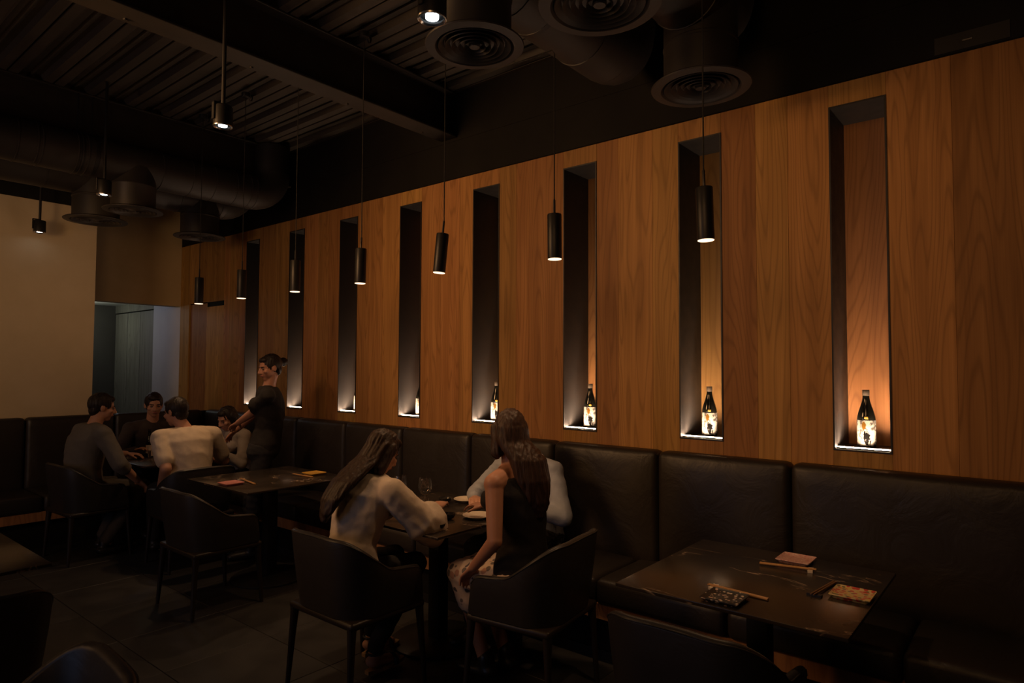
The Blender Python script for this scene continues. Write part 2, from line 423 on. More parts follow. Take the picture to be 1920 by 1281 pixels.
# timber wall with niches
wr = struct(mk('wall_right', G().box((D+ND+0.03, -3.0, 0), (D+ND+0.15, 10.6, 3.95)), M_BLACK))
def plank(y0, y1, z0, z1, x0=D, th=0.02, m=M_WOOD):
    g = G().rbox((0, -(y1-y0)/2+0.0004, 0), (th, (y1-y0)/2-0.0004, z1-z0), 0.0006, 1)
    o = mk('plank', g, m, wr); o.location = (x0+random.uniform(0, 0.0007), (y0+y1)/2, z0); return o
def fill(y0, y1, widths):
    t = sum(widths); y = y0
    for w in widths:
        plank(y, y+(y1-y0)*w/t, WZ0, WZ1); y += (y1-y0)*w/t
pats = [(0.36, 0.3, 0.34), (0.3, 0.42, 0.28), (0.52, 0.2, 0.28), (0.25, 0.35, 0.4), (0.4, 0.32, 0.28), (0.3, 0.3, 0.4), (0.45, 0.55)]
for i in range(8):
    a = N0+i*NS; b = a+NW
    plank(a, b, NZ1, WZ1); plank(a, b, WZ0, NZ0)
    if i < 7: fill(b, a+NS, pats[i])
fill(-1.6, N0, (0.26, 0.22, 0.28, 0.2, 0.27, 0.22, 0.25, 0.24))
yb = N0+7*NS+NW
fill(yb, 7.22, (0.2, 0.24, 0.2, 0.22))
plank(7.22, 7.63, WZ0, 2.300); plank(7.22, 7.63, 2.356, WZ1)
for a, b in ((7.63, 7.86), (7.86, 8.08)): plank(a, b, 2.36, WZ1)
plank(8.08, 8.32, WZ0, WZ1)
mk('slot', G().box((D+0.02, 7.2, 2.28), (D+0.03, 7.66, 2.37)), M_BLACK, wr)
door = struct(mk('door_1', G().rbox((D+0.018, 7.635, 0.0), (D+0.05, 8.075, 2.352), 0.003, 1), M_WOOD))
mk('door_edge', G().box((D+0.012, 7.632, 0.0), (D+0.018, 7.642, 2.352)), M_BLACKMETAL, door)
mk('backing', G().box((D+0.06, 7.2, 0), (D+0.075, 8.4, 2.6)), M_BLACK, wr)
mk('lower_wall', G().box((D+0.021, -3, 0), (D+0.03, 7.6, WZ0+0.01)), M_BLACK, wr)

# niches: dark lining, timber back, light strip
def niche_lining():
    g = G(); t = 0.008; w = NW; h = NZ1-NZ0; d = ND; f = 0.004
    g.box((-f, 0, 0), (d, t, h)); g.box((-f, w-t, 0), (d, w, h)); g.box((-f, t, h-t), (d, w-t, h)); g.box((-f, t, 0), (d, w-t, t))
    return g
lin = mesh_of('niche', niche_lining(), M_NICHE, 20)
bkp = mesh_of('back_panel', G().box((0, 0.008, 0.008), (0.012, NW-0.008, NZ1-NZ0-0.008)), M_WOODN)
led = mesh_of('light_strip', G().box((0, 0.010, 0), (0.024, NW-0.010, 0.006)), M_LED)
chan = mesh_of('strip_channel', G().box((-0.004, 0.009, -0.002), (0.0, NW-0.009, 0.005)).box((0.024, 0.009, -0.002), (0.028, NW-0.009, 0.009)), M_NICHE)
niches = []
for i in range(8):
    n = inst('niche', lin, wr, (D, N0+i*NS, NZ0)); niches.append(n)
    inst('back_panel', bkp, n, (ND-0.013, 0, 0))
    inst('light_strip', led, n, (0.026, 0, 0.010))
    inst('strip_channel', chan, n, (0.026, 0, 0.009))
    ll = bpy.data.lights.new('strip_light', 'AREA'); ll.shape = 'RECTANGLE'; ll.size = 0.012; ll.size_y = NW-0.03
    ll.energy = 2.9; ll.color = (1.0, 0.66, 0.42); ll.spread = math.radians(100)
    lo_ = bpy.data.objects.new('strip_light', ll); C.objects.link(lo_); lo_.parent = n; lo_.location = (0.062, NW/2, 0.020)
    lo_.rotation_euler = (0, math.radians(180+28), 0)

# dark band, upper wall
mk('fascia', G().rbox((D-0.003, -3.0, WZ1), (D+0.3, 8.32, 3.40), 0.008, 1), M_BLACK, wr)
mk('fascia_lip', G().box((D-0.006, -3.0, 3.392), (D+0.01, 8.32, 3.408)), M_BLACK, wr)
mk('upper_wall', G().box((D, -3.0, 3.40), (D+0.1, 8.32, 3.9)), M_BLACK, wr)
pn = mk('recessed_unit', G().rbox((D-0.006, 0.08, 3.10), (D+0.004, 0.372, 3.185), 0.002, 1), M_BLACKMETAL, wr)  # black plate of a recessed unit in the dark band
mk('shiny_piece', G().rbox((D-0.009, 0.22, 3.136), (D-0.005, 0.262, 3.146), 0.002, 1), M_STEELRIM, pn)  # small shiny metal piece on the recessed unit

# back wall: plaster panel, bulkhead, passage
wb = struct(mk('wall_back', G().box((-4.0, 7.47, 0.0), (2.427, 7.62, 3.195)), M_CREAM))
mk('upper_band', G().box((-4.0, 7.46, 3.195), (2.60, 7.66, 3.9)), M_BLACK, wb)
mk('low_wall', G().box((2.427, 7.47, 0), (D, 7.6, 1.09)), M_BLACK, wb)
mk('bulkhead', G().box((2.0, 8.32, 2.345), (D, 8.47, 3.9)), M_CREAM, wb)
mk('passage_side', G().box((2.2, 7.62, 0), (2.43, 10.5, 3.9)), M_DARKWALL, wb)
mk('passage_ceiling', G().box((2.3, 8.47, 2.47), (D+0.3, 10.6, 2.56)), M_WHITEWALL, wb)
mk('reveal', G().box((D, 8.32, 0), (D+0.1, 9.10, 2.47)), M_WHITEWALL, wb)
for y0 in (9.10, 9.53, 9.97):
    mk('panel', G().rbox((D+0.005, y0+0.004, 0), (D+0.04, y0+0.426, 2.345), 0.003, 1), M_PALEWOOD, wb)
mk('panel_header', G().box((D+0.006, 9.10, 2.36), (D+0.06, 10.42, 2.47)), M_PALEWOOD, wb)
mk('passage_end', G().box((2.3, 10.42, 0), (D+0.2, 10.5, 2.5)), M_DARKWALL, wb)
wl = struct(mk('wall_left', G().box((-4.15, -3, 0), (-4.0, 2.3, 3.95)).box((-4.15, 4.9, 0), (-4.0, 7.6, 3.95)).box((-4.15, 2.3, 0), (-4.0, 4.9, 0.5)).box((-4.15, 2.3, 2.5), (-4.0, 4.9, 3.95)), M_DARKWALL))
struct(mk('wall_front', G().box((-4.15, -3.15, 0), (4.2, -3.0, 3.95)), M_DARKWALL))

# ceiling: ribbed deck sheets
ceil = struct(mk('ceiling', G().box((-4.0, -3.0, 3.90), (4.2, 8.47, 4.0)), M_BLACK))
def deck_sheet():
    z0, z1, p = 3.775, 3.825, 0.29
    pr = []
    for kx in range(3):
        b = kx*p
        pr += [(b, z0), (b+0.012, z0), (b+0.014, z0+0.022), (b+0.026, z0+0.022), (b+0.028, z0), (b+0.085, z0), (b+0.125, z1), (b+0.17, z1), (b+0.172, z1-0.014), (b+0.182, z1-0.014), (b+0.184, z1), (b+0.235, z1), (b+0.245, z0+0.004)]
    pr.append((3*p, z0))
    g = G()
    n = len(pr)
    for y in (-3.0, 8.4): g.v += [(x, y, z) for x, z in pr]
    for i in range(n-1): g.f.append((i, i+1, n+i+1, n+i))
    return g
dm = mesh_of('deck_sheet', deck_sheet(), M_DECK, 20)
for i in range(-6, 4):
    inst('deck_sheet', dm, ceil, (1.56-0.29+0.87*i, 0, 0))

def beam(yc, label, z0=3.418, z1=3.775, w=0.175):
    t = empty('steel_beam', (0, yc, z0))
    x0, x1 = -4.0, D
    h = z1-z0
    mk('bottom_flange', G().rbox((x0, -w/2, 0), (x1, w/2, 0.016), 0.003, 1), M_BEAM, t)
    mk('web', G().box((x0, -0.006, 0.016), (x1, 0.006, h-0.016)), M_BEAM, t)
    mk('top_flange', G().rbox((x0, -w/2, h-0.016), (x1, w/2, h-0.001), 0.003, 1), M_BEAM, t)
    for x in (1.3, 2.0, 2.7, 3.4):
        mk('bolt', G().lathe([(0.012, -0.008), (0.012, 0.0), (0.006, 0.001)], 6, (x, 0.05, 0)), M_BEAM, t)
    tag(t, label, 'beam', 'ceiling beams')
beam(3.635, 'dark steel I-beam crossing the ceiling nearest the camera, above the pendants')
beam(5.95, 'dark steel I-beam in the back of the ceiling behind the round duct')

# ------------------------------------------------------------------ ducts and diffusers
def diffuser_meshes(r):
    rim = G().lathe([(r*0.80, 0.0), (r*0.99, 0.004), (r, 0.010), (r*0.97, 0.016), (r*0.74, 0.03), (r*0.72, 0.022), (r*0.80, 0.0)], 40, cap=False)
    cones = []
    for f in (0.74, 0.60, 0.47, 0.34, 0.22):
        cones.append(G().lathe([(r*f*0.70, 0.045), (r*f, 0.004), (r*f*0.985, 0.0), (r*f*0.67, 0.042)], 36, cap=False, closed=True))
    cup = G().lathe([(0.003, 0.0), (r*0.10, 0.002), (r*0.12, 0.01), (r*0.08, 0.05)], 24)
    return rim, cones, cup
def duct(name_label, y, zc, r, x0, x1, rings, drops, rods=()):
    t = empty('air_duct', (0, y, zc))
    elbow = 0.22
    mk('main_pipe', G().tube([(x0, 0, 0), (x1, 0, 0)], r, 28), M_DUCT, t)
    pts = [(x1-0.01+elbow*math.sin(a*PI/2/8), 0, elbow*(1-math.cos(a*PI/2/8))) for a in range(9)]
    mk('elbow', G().tube(pts, r*0.99, 28), M_DUCT, t)
    mk('riser', G().tube([(x1-0.01+elbow, 0, elbow), (x1-0.01+elbow, 0, 3.765-zc)], r*0.97, 28), M_DUCT, t)
    for x in rings:
        mk('seam_ring', G().tube([(x-0.006, 0, 0), (x-0.003, 0, 0), (x+0.003, 0, 0), (x+0.006, 0, 0)], [r*0.99, r*1.025, r*1.025, r*0.99], 28), M_DUCT, t)
    for (x, zb, rd) in drops:
        nr = rd*0.74
        mk('drop_neck', G().lathe([(nr, zb-zc+0.02), (nr, zb-zc+0.20), (nr*1.02, zb-zc+0.205), (nr*1.02, zb-zc+0.215), (nr, zb-zc+0.22), (nr, -r*0.2)], 28, (x, 0, 0)), M_DUCT, t)
        rim, cones, cup = diffuser_meshes(rd)
        dd = mk('diffuser', rim, M_DUCT, t, loc=(x, 0, zb-zc))
        for cn in cones: mk('cone', cn, M_DUCT, dd)
        mk('hub', cup, M_DUCT, dd)
        mk('plenum', G().lathe([(rd*0.72, 0.06), (rd*0.72, 0.064)], 28), M_BLACK, dd)
    for x in rods:
        mk('hanger_rod', G().tube([(x, 0, r), (x, 0, 3.772-zc)], 0.006, 6), M_BLACKMETAL, t)
        mk('strap', G().tube([(x-0.015, 0, 0), (x-0.014, 0, 0), (x+0.014, 0, 0), (x+0.015, 0, 0)], [r*1.0, r*1.012, r*1.012, r*1.0], 28), M_BLACKMETAL, t)
    tag(t, name_label, 'duct', 'round ceiling ducts')
DZ = 2.89
duct('near round ceiling duct with one short-drop diffuser beside the bright spotlight', 1.90, 3.42, 0.179, -3.9, 3.18, [-0.2, 0.5, 1.2, 1.55, 2.3, 2.9], [(2.06, 3.0, 0.217)], (0.9, 2.5))
duct('nearest round ceiling duct at top right carrying two ringed diffusers', 1.30, 3.42, 0.179, -3.9, 3.14, [-0.5, 0.6, 1.4, 2.45, 2.9], [(2.12, 3.0, 0.239), (3.08, 3.0, 0.244)], (1.0,))
duct('front round duct at the back left with ribbed seams and one diffuser', 5.87, 3.28, 0.165, -3.9, 3.22, [0.7+0.16*q for q in range(5)]+[1.46, 1.49, 1.72, 1.75, 1.79, 2.35, 2.6, 2.8, 3.0, 3.14, 3.2], [(2.17, DZ, 0.225)], (1.75, 1.85))
duct('rear round duct at the back left carrying two diffusers', 6.53, 3.28, 0.165, -3.9, 3.24, [0.6, 1.2, 1.7, 2.5, 2.8, 3.1, 3.2], [(2.11, DZ, 0.25), (3.035, DZ, 0.24)])

# ------------------------------------------------------------------ pendants over the tables
ORD = ['nearest', 'second-nearest', 'third-nearest', 'middle', 'third-farthest', 'second-farthest', 'farthest']
pend_y = [1.138, 1.942, 2.747, 3.530, 4.314, 5.091, 5.840]
where = ['in front of the second niche from the right', 'just left of the third niche from the right', 'between two niches near the wall middle', 'in front of the sixth niche from the right', 'in front of the seventh niche from the right', 'just left of the last niche', 'near the far corner']
tilts = [-1.5, -0.5, 5.0, 1.0, 0.0, 0.5, 0.0]
def pendant(i):
    t = empty('pendant_lamp', (2.60, pend_y[i]*0.9559, 1.6+0.563*0.9559))
    R_ = Matrix.Translation((0, 0, 0.30)) @ Matrix.Rotation(math.radians(tilts[i]), 4, Vector((0.775, 0.632, 0))) @ Matrix.Translation((0, 0, -0.30))
    def tl(g): g.v = [tuple(R_ @ Vector(v)) for v in g.v]; return g
    mk('shade', tl(G().lathe([(0.031, 0.004), (0.0345, 0.0), (0.0355, 0.004), (0.0355, 0.218), (0.033, 0.222), (0.006, 0.224)], 28)), M_BLACKMETAL, t)
    mk('diffuser', tl(G().lathe([(0.001, 0.0015), (0.0335, -0.001), (0.0335, -0.0035), (0.031, -0.0045), (0.001, -0.0045)], 28)), M_PENDGLOW, t)
    mk('stem', tl(G().lathe([(0.006, 0.222), (0.006, 0.29), (0.003, 0.30)], 10)), M_BLACKMETAL, t)
    if i == 1:
        mk('cord', G().tube([(0, 0, 0.295), (0, 0, 1.03), (-0.004, 0.012, 1.05), (-0.03, 0.10, 1.03), (-0.06, 0.20, 1.02), (-0.08, 0.30, 1.10), (-0.08, 0.32, 1.632)], 0.0032, 6), M_CORD, t); cx, cy = -0.08, 0.32
    else:
        mk('cord', G().tube([(0, 0, 0.295), (0, 0, 1.632)], 0.0032, 6), M_CORD, t); cx, cy = 0, 0
    mk('canopy', G().lathe([(0.003, 1.60), (0.03, 1.605), (0.034, 1.62), (0.034, 1.636)], 18, (cx, cy, 0)), M_BLACKMETAL, t)
    mk('hook', G().tube([(cx+0.02, cy, 1.61), (cx+0.035, cy, 1.585), (cx+0.05, cy, 1.59), (cx+0.055, cy, 1.615), (cx+0.045, cy, 1.636)], 0.006, 6), M_BLACKMETAL, t)
    spot('lamp_light', tuple(R_ @ Vector((0, 0, -0.012))), (0, 0, -1), 14.0, (1.0, 0.58, 0.29), 105, 0.9, 0.03, t)
    tag(t, ORD[i]+' black cylinder pendant lamp, hanging '+where[i], 'pendant lamp', 'black pendant lamps in a row')
for i in range(7): pendant(i)

# cool spotlights on stems
sp_where = ['bright black ceiling spotlight at top centre beside a ringed diffuser', 'black ceiling spotlight hanging on a stem below the near beam', 'small black spotlight in front of the back left diffusers', 'small black spotlight hanging on a stem before the cream wall']
sp_pos = [(1.524, 1.606, 2.80), (1.70, 3.42, 2.90), (1.83, 5.51, 2.90), (1.893, 7.563*0.965, 2.90-0.045)]
for i, p in enumerate(sp_pos):
    t = empty('ceiling_spotlight', p)
    mk('housing', G().lathe([(0.044, 0.014), (0.05, 0.0), (0.05, 0.105), (0.046, 0.112), (0.012, 0.114)], 28), M_BLACKMETAL, t)
    mk('rim', G().lathe([(0.040, 0.004), (0.046, -0.002), (0.050, -0.001), (0.051, 0.004), (0.045, 0.006)], 28, cap=False, closed=True), M_STEELRIM, t)
    mk('lens', G().lathe([(0.001, 0.003), (0.023, 0.003), (0.023, 0.016), (0.001, 0.016)], 24), M_COOLGLOW, t)
    mk('stem', G().tube([(0, 0, 0.11), (0, 0, 3.78-p[2])], 0.011, 10), M_BLACKMETAL, t)
    mk('bracket', G().rbox((-0.058, -0.012, 0.03), (-0.050, 0.012, 0.125), 0.002, 1).rbox((-0.058, -0.012, 0.118), (0.0, 0.012, 0.126), 0.002, 1), M_BLACKMETAL, t)
    spot('lamp_light', (0, 0, -0.004), (0, 0, -1), 2.5 if i < 3 else 0.1, (0.80, 0.92, 1.0), 44, 0.8, 0.03, t)
    tag(t, sp_where[i], 'spotlight', 'ceiling spotlights')

# ------------------------------------------------------------------ banquettes
def cushion(lo, hi, r, axis, puff):
    # rounded pad with a soft bulge on the faces along axis
    g = G(); bm = bmesh.new(); bmesh.ops.create_cube(bm, size=1)
    d = [hi[i]-lo[i] for i in range(3)]; c = [(hi[i]+lo[i])/2 for i in range(3)]
    for v in bm.verts: v.co = Vector([v.co[i]*d[i]+c[i] for i in range(3)])
    bmesh.ops.bevel(bm, geom=bm.edges[:], offset=r, segments=3, profile=0.5, affect='EDGES')
    es = [e for e in bm.edges if e.calc_length() > 0.2]
    bmesh.ops.subdivide_edges(bm, edges=es, cuts=9, use_grid_fill=True)
    o = [i for i in range(3) if i != axis]
    for v in bm.verts:
        u = [(v.co[i]-c[i])/(d[i]/2) for i in o]
        q = max(0, 1-u[0]**4)*max(0, 1-u[1]**4)
        sgn = 1 if v.co[axis] > c[axis] else -1
        w = noise.noise(Vector(v.co)*4.0+Vector((lo[0]*3, lo[1]*7, 0)))*0.006
        if axis == 2 or sgn < 0: v.co[axis] += sgn*(q*puff+w*q)
    bm.verts.ensure_lookup_table(); bm.verts.index_update()
    g.add([v.co for v in bm.verts], [[v.index for v in f.verts] for f in bm.faces]); bm.free(); return g
SF = 3.03
bn = empty('banquette', (SF, 2.5, 0))
def loc(g): return g.shift((-SF, -2.5, 0))
by = [-1.2, -0.1, 1.02, 1.765, 2.51, 3.255, 4.0, 4.745, 5.5, 6.1, 6.72]
for a, b in zip(by[:-1], by[1:]):
    if a < -1: continue
    mk('back_cushion', loc(cushion((3.50, a+0.003, 0.43), (3.63, b-0.003, 1.115), 0.035, 0, 0.02)), M_BENCH, bn, 60)
mk('back_cushion', loc(cushion((3.50, 6.723, 0.43), (3.63, 7.32, 1.115), 0.035, 0, 0.02)), M_BENCH, bn, 60)
sy = [-1.2, -0.25, 0.465, 1.18, 1.895, 2.61, 3.325, 4.04, 4.755, 5.47, 6.185, 6.70]
for a, b in zip(sy[:-1], sy[1:]):
    mk('seat_cushion', loc(cushion((SF, a+0.003, 0.335), (3.60, b-0.003, 0.47), 0.03, 2, 0.008)), M_BENCH, bn, 60)
mk('timber_strip', loc(G().rbox((SF+0.025, -1.2, 0.25), (3.62, 6.70, 0.333), 0.003, 1)), M_STRIP, bn)
mk('plinth', loc(G().box((SF+0.10, -1.2, 0.0), (3.62, 6.70, 0.25))), M_BLACK, bn)
mk('kick_trim', loc(G().box((SF+0.09, -1.2, 0.0), (SF+0.10, 6.70, 0.06))), M_BLACKMETAL, bn)
tag(bn, 'long black leather banquette with timber strip, running along the timber wall', 'bench')
bb = empty('banquette', (1.0, 6.75, 0))
def loc2(g): return g.shift((-1.0, -6.75, 0))
bx_ = [-1.9, -1.15, -0.4, 0.35, 1.1, 1.85, 2.6, 3.49]
for a, b in zip(bx_[:-1], bx_[1:]):
    mk('back_cushion', loc2(cushion((a+0.003, 7.33, 0.43), (b-0.003, 7.45, 1.115), 0.035, 1, 0.018)), M_BENCH, bb, 60)
    if b < 3.2: mk('seat_cushion', loc2(cushion((a+0.003, 6.75, 0.335), (b-0.003, 7.38, 0.47), 0.03, 2, 0.008)), M_BENCH, bb, 60)
mk('corner_cushion', loc2(cushion((2.603, 6.75, 0.335), (3.47, 7.38, 0.47), 0.03, 2, 0.008)), M_BENCH, bb, 60)
mk('timber_strip', loc2(G().rbox((-1.9, 6.775, 0.25), (3.05, 7.44, 0.333), 0.003, 1)), M_STRIP, bb)
mk('plinth', loc2(G().box((-1.9, 6.85, 0.0), (3.1, 7.44, 0.25))), M_BLACK, bb)
tag(bb, 'black leather banquette along the cream back wall at the far left', 'bench')

# ------------------------------------------------------------------ tables
def table(x, y, label, sx=0.86, sy=0.86):
    t = empty('dining_table', (x, y, 0))
    mk('table_top', G().rbox((-sx/2, -sy/2, 0.736), (sx/2, sy/2, 0.75), 0.0025, 2), M_STONE, t)
    mk('support_plate', G().rbox((-0.27, -0.27, 0.722), (0.27, 0.27, 0.736), 0.004, 1), M_BLACKMETAL, t)
    mk('column', G().rbox((-0.042, -0.042, 0.02), (0.042, 0.042, 0.722), 0.006, 2), M_BLACKMETAL, t)
    mk('base_plate', G().lathe([(0.001, 0.0), (0.268, 0.0), (0.272, 0.004), (0.272, 0.014), (0.262, 0.021), (0.05, 0.026), (0.001, 0.026)], 48), M_BLACKMETAL, t)
    tag(t, label, 'table', 'square stone tables')
    return t
T4 = (2.72, 0.915); T3 = (2.74, 2.79); T2 = (2.72, 4.60); T5 = (2.74, 6.33); T1 = (0.52, 3.76)
table(*T4, 'square dark stone table at lower right set with three small plates', 0.86, 0.84)
table(*T3, 'dark stone table crowded with plates, between the woman in white and the bench')
table(*T2, 'dark stone table without diners, holding a rose plate and an ochre plate', 0.86, 0.88)
table(*T5, 'far dark stone table where the group of men sits', 0.82, 0.9)
table(*T1, 'dark stone table cut off by the left edge of the picture')

# ------------------------------------------------------------------ chairs
def rim_h(u):
    # u: 0 back centre .. 1 arm front, along half of the U
    if u < 0.26: return 0.80-0.006*(u/0.26)**2
    if u < 0.70:
        q = (u-0.26)/0.44; q = q*q*(3-2*q); return 0.794-0.166*q
    if u < 0.90: return 0.628-0.014*((u-0.70)/0.20)
    q = (u-0.90)/0.10; return 0.47+0.144*math.sqrt(max(0, 1-q*q))
def u_path(W, xb, xf, R, n=56):
    pts = []
    seg = [('l', (xf, -W), (xb+R, -W)), ('a', (xb+R, -W+R), PI*1.5, PI), ('l', (xb, -W+R), (xb, W-R)), ('a', (xb+R, W-R), PI, PI/2), ('l', (xb+R, W), (xf, W))]
    L = [math.hypot(s[1][0]-s[2][0], s[1][1]-s[2][1]) if s[0] == 'l' else R*PI/2 for s in seg]
    T = sum(L)
    for i in range(n+1):
        d = T*i/n; j = 0
        while j < 4 and d > L[j]+1e-9: d -= L[j]; j += 1
        q = min(1, d/L[j]); s = seg[j]
        if s[0] == 'l':
            p = (s[1][0]+(s[2][0]-s[1][0])*q, s[1][1]+(s[2][1]-s[1][1])*q)
            tx, ty = s[2][0]-s[1][0], s[2][1]-s[1][1]; l = math.hypot(tx, ty); nrm = (ty/l*1.0, -tx/l*1.0)
            nrm = (-nrm[0], -nrm[1]) if (nrm[0]*(p[0]-0.0)+nrm[1]*p[1]) < 0 else nrm
        else:
            a = s[2]+(s[3]-s[2])*q
            nrm = (math.cos(a), math.sin(a)); p = (s[1][0]+R*nrm[0], s[1][1]+R*nrm[1])
        pts.append((p, nrm, abs(2.0*i/n-1)))
    return pts
def chair_parts():
    P = {}
    g = G(); rings = []
    for (p, nr, u) in u_path(0.262, -0.235, 0.20, 0.15):
        h = rim_h(u); th = 0.036*(1.0 if u < 0.8 else 1.0-0.25*(u-0.8)/0.2); z0 = 0.415
        ring = []
        def P3(off, z):
            fl = (z-z0)*0.13; return (p[0]+nr[0]*(fl+off), p[1]+nr[1]*(fl+off), z)
        m = max(h-th*0.5, z0+0.02)
        ring += [P3(-th, z0), P3(-th, z0+(m-z0)*0.33), P3(-th, z0+(m-z0)*0.66), P3(-th, m)]
        for q in range(1, 6):
            a = PI-q*PI/6; ring.append(P3(-th/2+math.cos(a)*th/2, m+math.sin(a)*th/2))
        ring += [P3(0, m), P3(0.003, z0+(m-z0)*0.66), P3(0.003, z0+(m-z0)*0.33), P3(0, z0)]
        rings.append(ring)
    g.loft(rings); P['shell'] = (g, M_CHAIR, 50)
    # piping that follows the rim
    rp = []
    for (p, nr, u) in u_path(0.262, -0.235, 0.20, 0.15):
        h = rim_h(u); fl = (h-0.415)*0.13
        if u < 0.97: rp.append((p[0]+nr[0]*(fl-0.003), p[1]+nr[1]*(fl-0.003), h-0.010))
    P['piping'] = (G().tube(rp, 0.0035, 6), M_CHAIR, 60)
    P['seat'] = (cushion((-0.20, -0.222, 0.40), (0.225, 0.222, 0.475), 0.028, 2, 0.012), M_CHAIR, 60)
    P['rail'] = (G().rbox((-0.235, -0.258, 0.378), (0.228, 0.258, 0.416), 0.016, 3), M_CHAIRLEG, 40)
    def leg(sx, sy):
        x0, y0 = (0.205 if sx > 0 else -0.212), 0.232*sy
        x1, y1 = (0.232 if sx > 0 else -0.236), 0.252*sy
        rr = []
        for z, r in ((0.40, 0.024), (0.36, 0.021), (0.28, 0.018), (0.15, 0.015), (0.0, 0.0115)):
            q = 1-z/0.40; cx, cy = x0+(x1-x0)*q, y0+(y1-y0)*q
            rr.append([(cx+r*math.cos(2*PI*j/12), cy+r*math.sin(2*PI*j/12), z) for j in range(12)])
        return G().loft(rr)
    P['legs'] = [(leg(a, b), M_CHAIRLEG, 50) for a in (1, -1) for b in (1, -1)]
    return P
_cp = chair_parts()
_cm = {k_: (mesh_of(k_, *v) if k_ != 'legs' else [mesh_of('leg', *q) for q in v]) for k_, v in _cp.items()}
def chair(x, y, deg, label):
    t = empty('dining_chair', (x, y, 0), math.radians(deg))
    for k_ in ('shell', 'seat', 'rail'):
        o = inst(k_, _cm[k_], t)
        if k_ == 'shell': inst('piping', _cm['piping'], o)
    for m in _cm['legs']: inst('leg', m, t)
    tag(t, label, 'chair', 'black leather armchairs')
    return t
chair(2.18, 0.92, 0, 'black leather armchair at lower right, its back cut by the picture edge')
chair(2.12, 2.74, 0, 'black leather armchair under the woman in the white blouse')
chair(2.62, 2.00, 97, 'black leather armchair under the woman in the black sleeveless top')
chair(2.18, 4.415, 0, 'empty black leather armchair pulled up to the table with the rose plate')
chair(2.05, 6.30, 3, 'black leather armchair under the man in the dark grey shirt')
chair(2.52, 5.46, 88, 'black leather armchair under the man in the cream polo shirt')
chair(0.56, 3.10, 90, 'black leather armchair cut by the left edge, before the left table')
chair(0.46, 2.02, 176, 'black leather armchair in the bottom left corner with its curved back toward us')

# ------------------------------------------------------------------ bottles in the niches
def bottle_meshes():
    body = G().lathe([(0.001, 0.0), (0.040, 0.0), (0.0435, 0.004), (0.0435, 0.150), (0.042, 0.163), (0.035, 0.190), (0.027, 0.215), (0.0195, 0.240), (0.0165, 0.258), (0.0155, 0.276), (0.001, 0.277)], 32)
    cap = G().lathe([(0.0165, 0.270), (0.0172, 0.272), (0.0172, 0.298), (0.0160, 0.300), (0.001, 0.300)], 28)
    lab = G().lathe([(0.0438, 0.012), (0.0442, 0.012), (0.0442, 0.144), (0.0438, 0.144)], 40, cap=False, closed=True)
    seal = G().rbox((-0.0446, -0.008, 0.151), (-0.040, 0.010, 0.163), 0.001, 1)
    return [('body', body, M_BOTTLE), ('cap', cap, M_CAP), ('paper_label', lab, M_LABEL), ('seal', seal, M_GOLD)]
_bm = [(n, mesh_of(n, g, m, 40)) for n, g, m in bottle_meshes()]
onames = ['first niche from the right', 'second niche from the right', 'third niche from the right', 'fourth niche from the right', 'fifth niche from the right', 'sixth niche from the right']
for i in range(6):
    t = empty('sake_bottle', (3.79, N0+i*NS+0.139, NZ0+0.0082), math.atan2(N0+i*NS+0.139, 3.79))
    for n, me in _bm: inst(n, me, t)
    tag(t, 'dark glass sake bottle with pale label standing in the '+onames[i], 'bottle', 'bottles in the wall niches')

# ------------------------------------------------------------------ things on the tables
ZT = 0.7502
def sq_plate(x, y, s, m, label, rz=0):
    h = s/2
    t = empty('square_plate', (x, y, ZT), rz)
    g = G()
    def ring(r, z, n=8):
        pts = []
        for cx, cy, a0 in ((1,1,0), (-1,1,PI/2), (-1,-1,PI), (1,-1,PI*1.5)):
            for q in range(4):
                a = a0+q*PI/6; pts.append((cx*(r-0.008)+0.008*math.cos(a), cy*(r-0.008)+0.008*math.sin(a), z))
        return pts
    g.loft([ring(h*0.82, 0.0), ring(h*0.86, 0.004), ring(h, 0.014), ring(h*0.985, 0.017), ring(h*0.86, 0.011), ring(h*0.5, 0.009)])
    mk('dish', g, m, t, 40)
    mk('foot', G().loft([ring(h*0.7, 0.0), ring(h*0.7, 0.003)]), M_DARKBOWL, t)
    tag(t, label, 'plate', 'small square plates'); return t
def chopsticks(p0, p1, m, label, rest=True, restm=None):
    p0 = Vector((*p0, 0)); p1 = Vector((*p1, 0)); d = p1-p0; L = d.length; a = math.atan2(d.y, d.x)
    t = empty('chopsticks', (p0.x, p0.y, ZT), a)
    for o in (-0.005, 0.006):
        mk('stick', G().tube([(0, o, 0.0115), (L, o*0.8, 0.006)], [0.0028, 0.0045], 8), m, t)
    tag(t, label, 'chopsticks', 'pairs of chopsticks')
    if rest:
        r = empty('chopstick_rest', (p0.x+d.x/L*0.022, p0.y+d.y/L*0.022, ZT), a)
        mk('rest_body', G().loft([[( -0.010, y, 0), (-0.010, y, z), (0, y, z-0.001), (0.010, y, z), (0.010, y, 0)] for y, z in ((-0.026, 0.010), (-0.016, 0.0088), (0, 0.0078), (0.016, 0.0088), (0.026, 0.010))]), restm or M_PORCELAIN, r)
        tag(r, 'small rest under the '+label, 'chopstick rest', 'chopstick rests')
sq_plate(3.05, 0.865, 0.140, M_PINKPLATE, 'pale pink patterned square plate on the lower right table, nearest the bench')
sq_plate(2.717, 0.57, 0.140, M_FLORPLATE, 'cream and red floral square plate on the lower right table')
sq_plate(2.375, 0.925, 0.140, M_DARKPLATE, 'black speckled square plate at the near edge of the lower right table')
chopsticks((2.945, 0.755), (2.905, 0.975), M_BAMBOO, 'brown chopsticks in front of the pale pink plate')
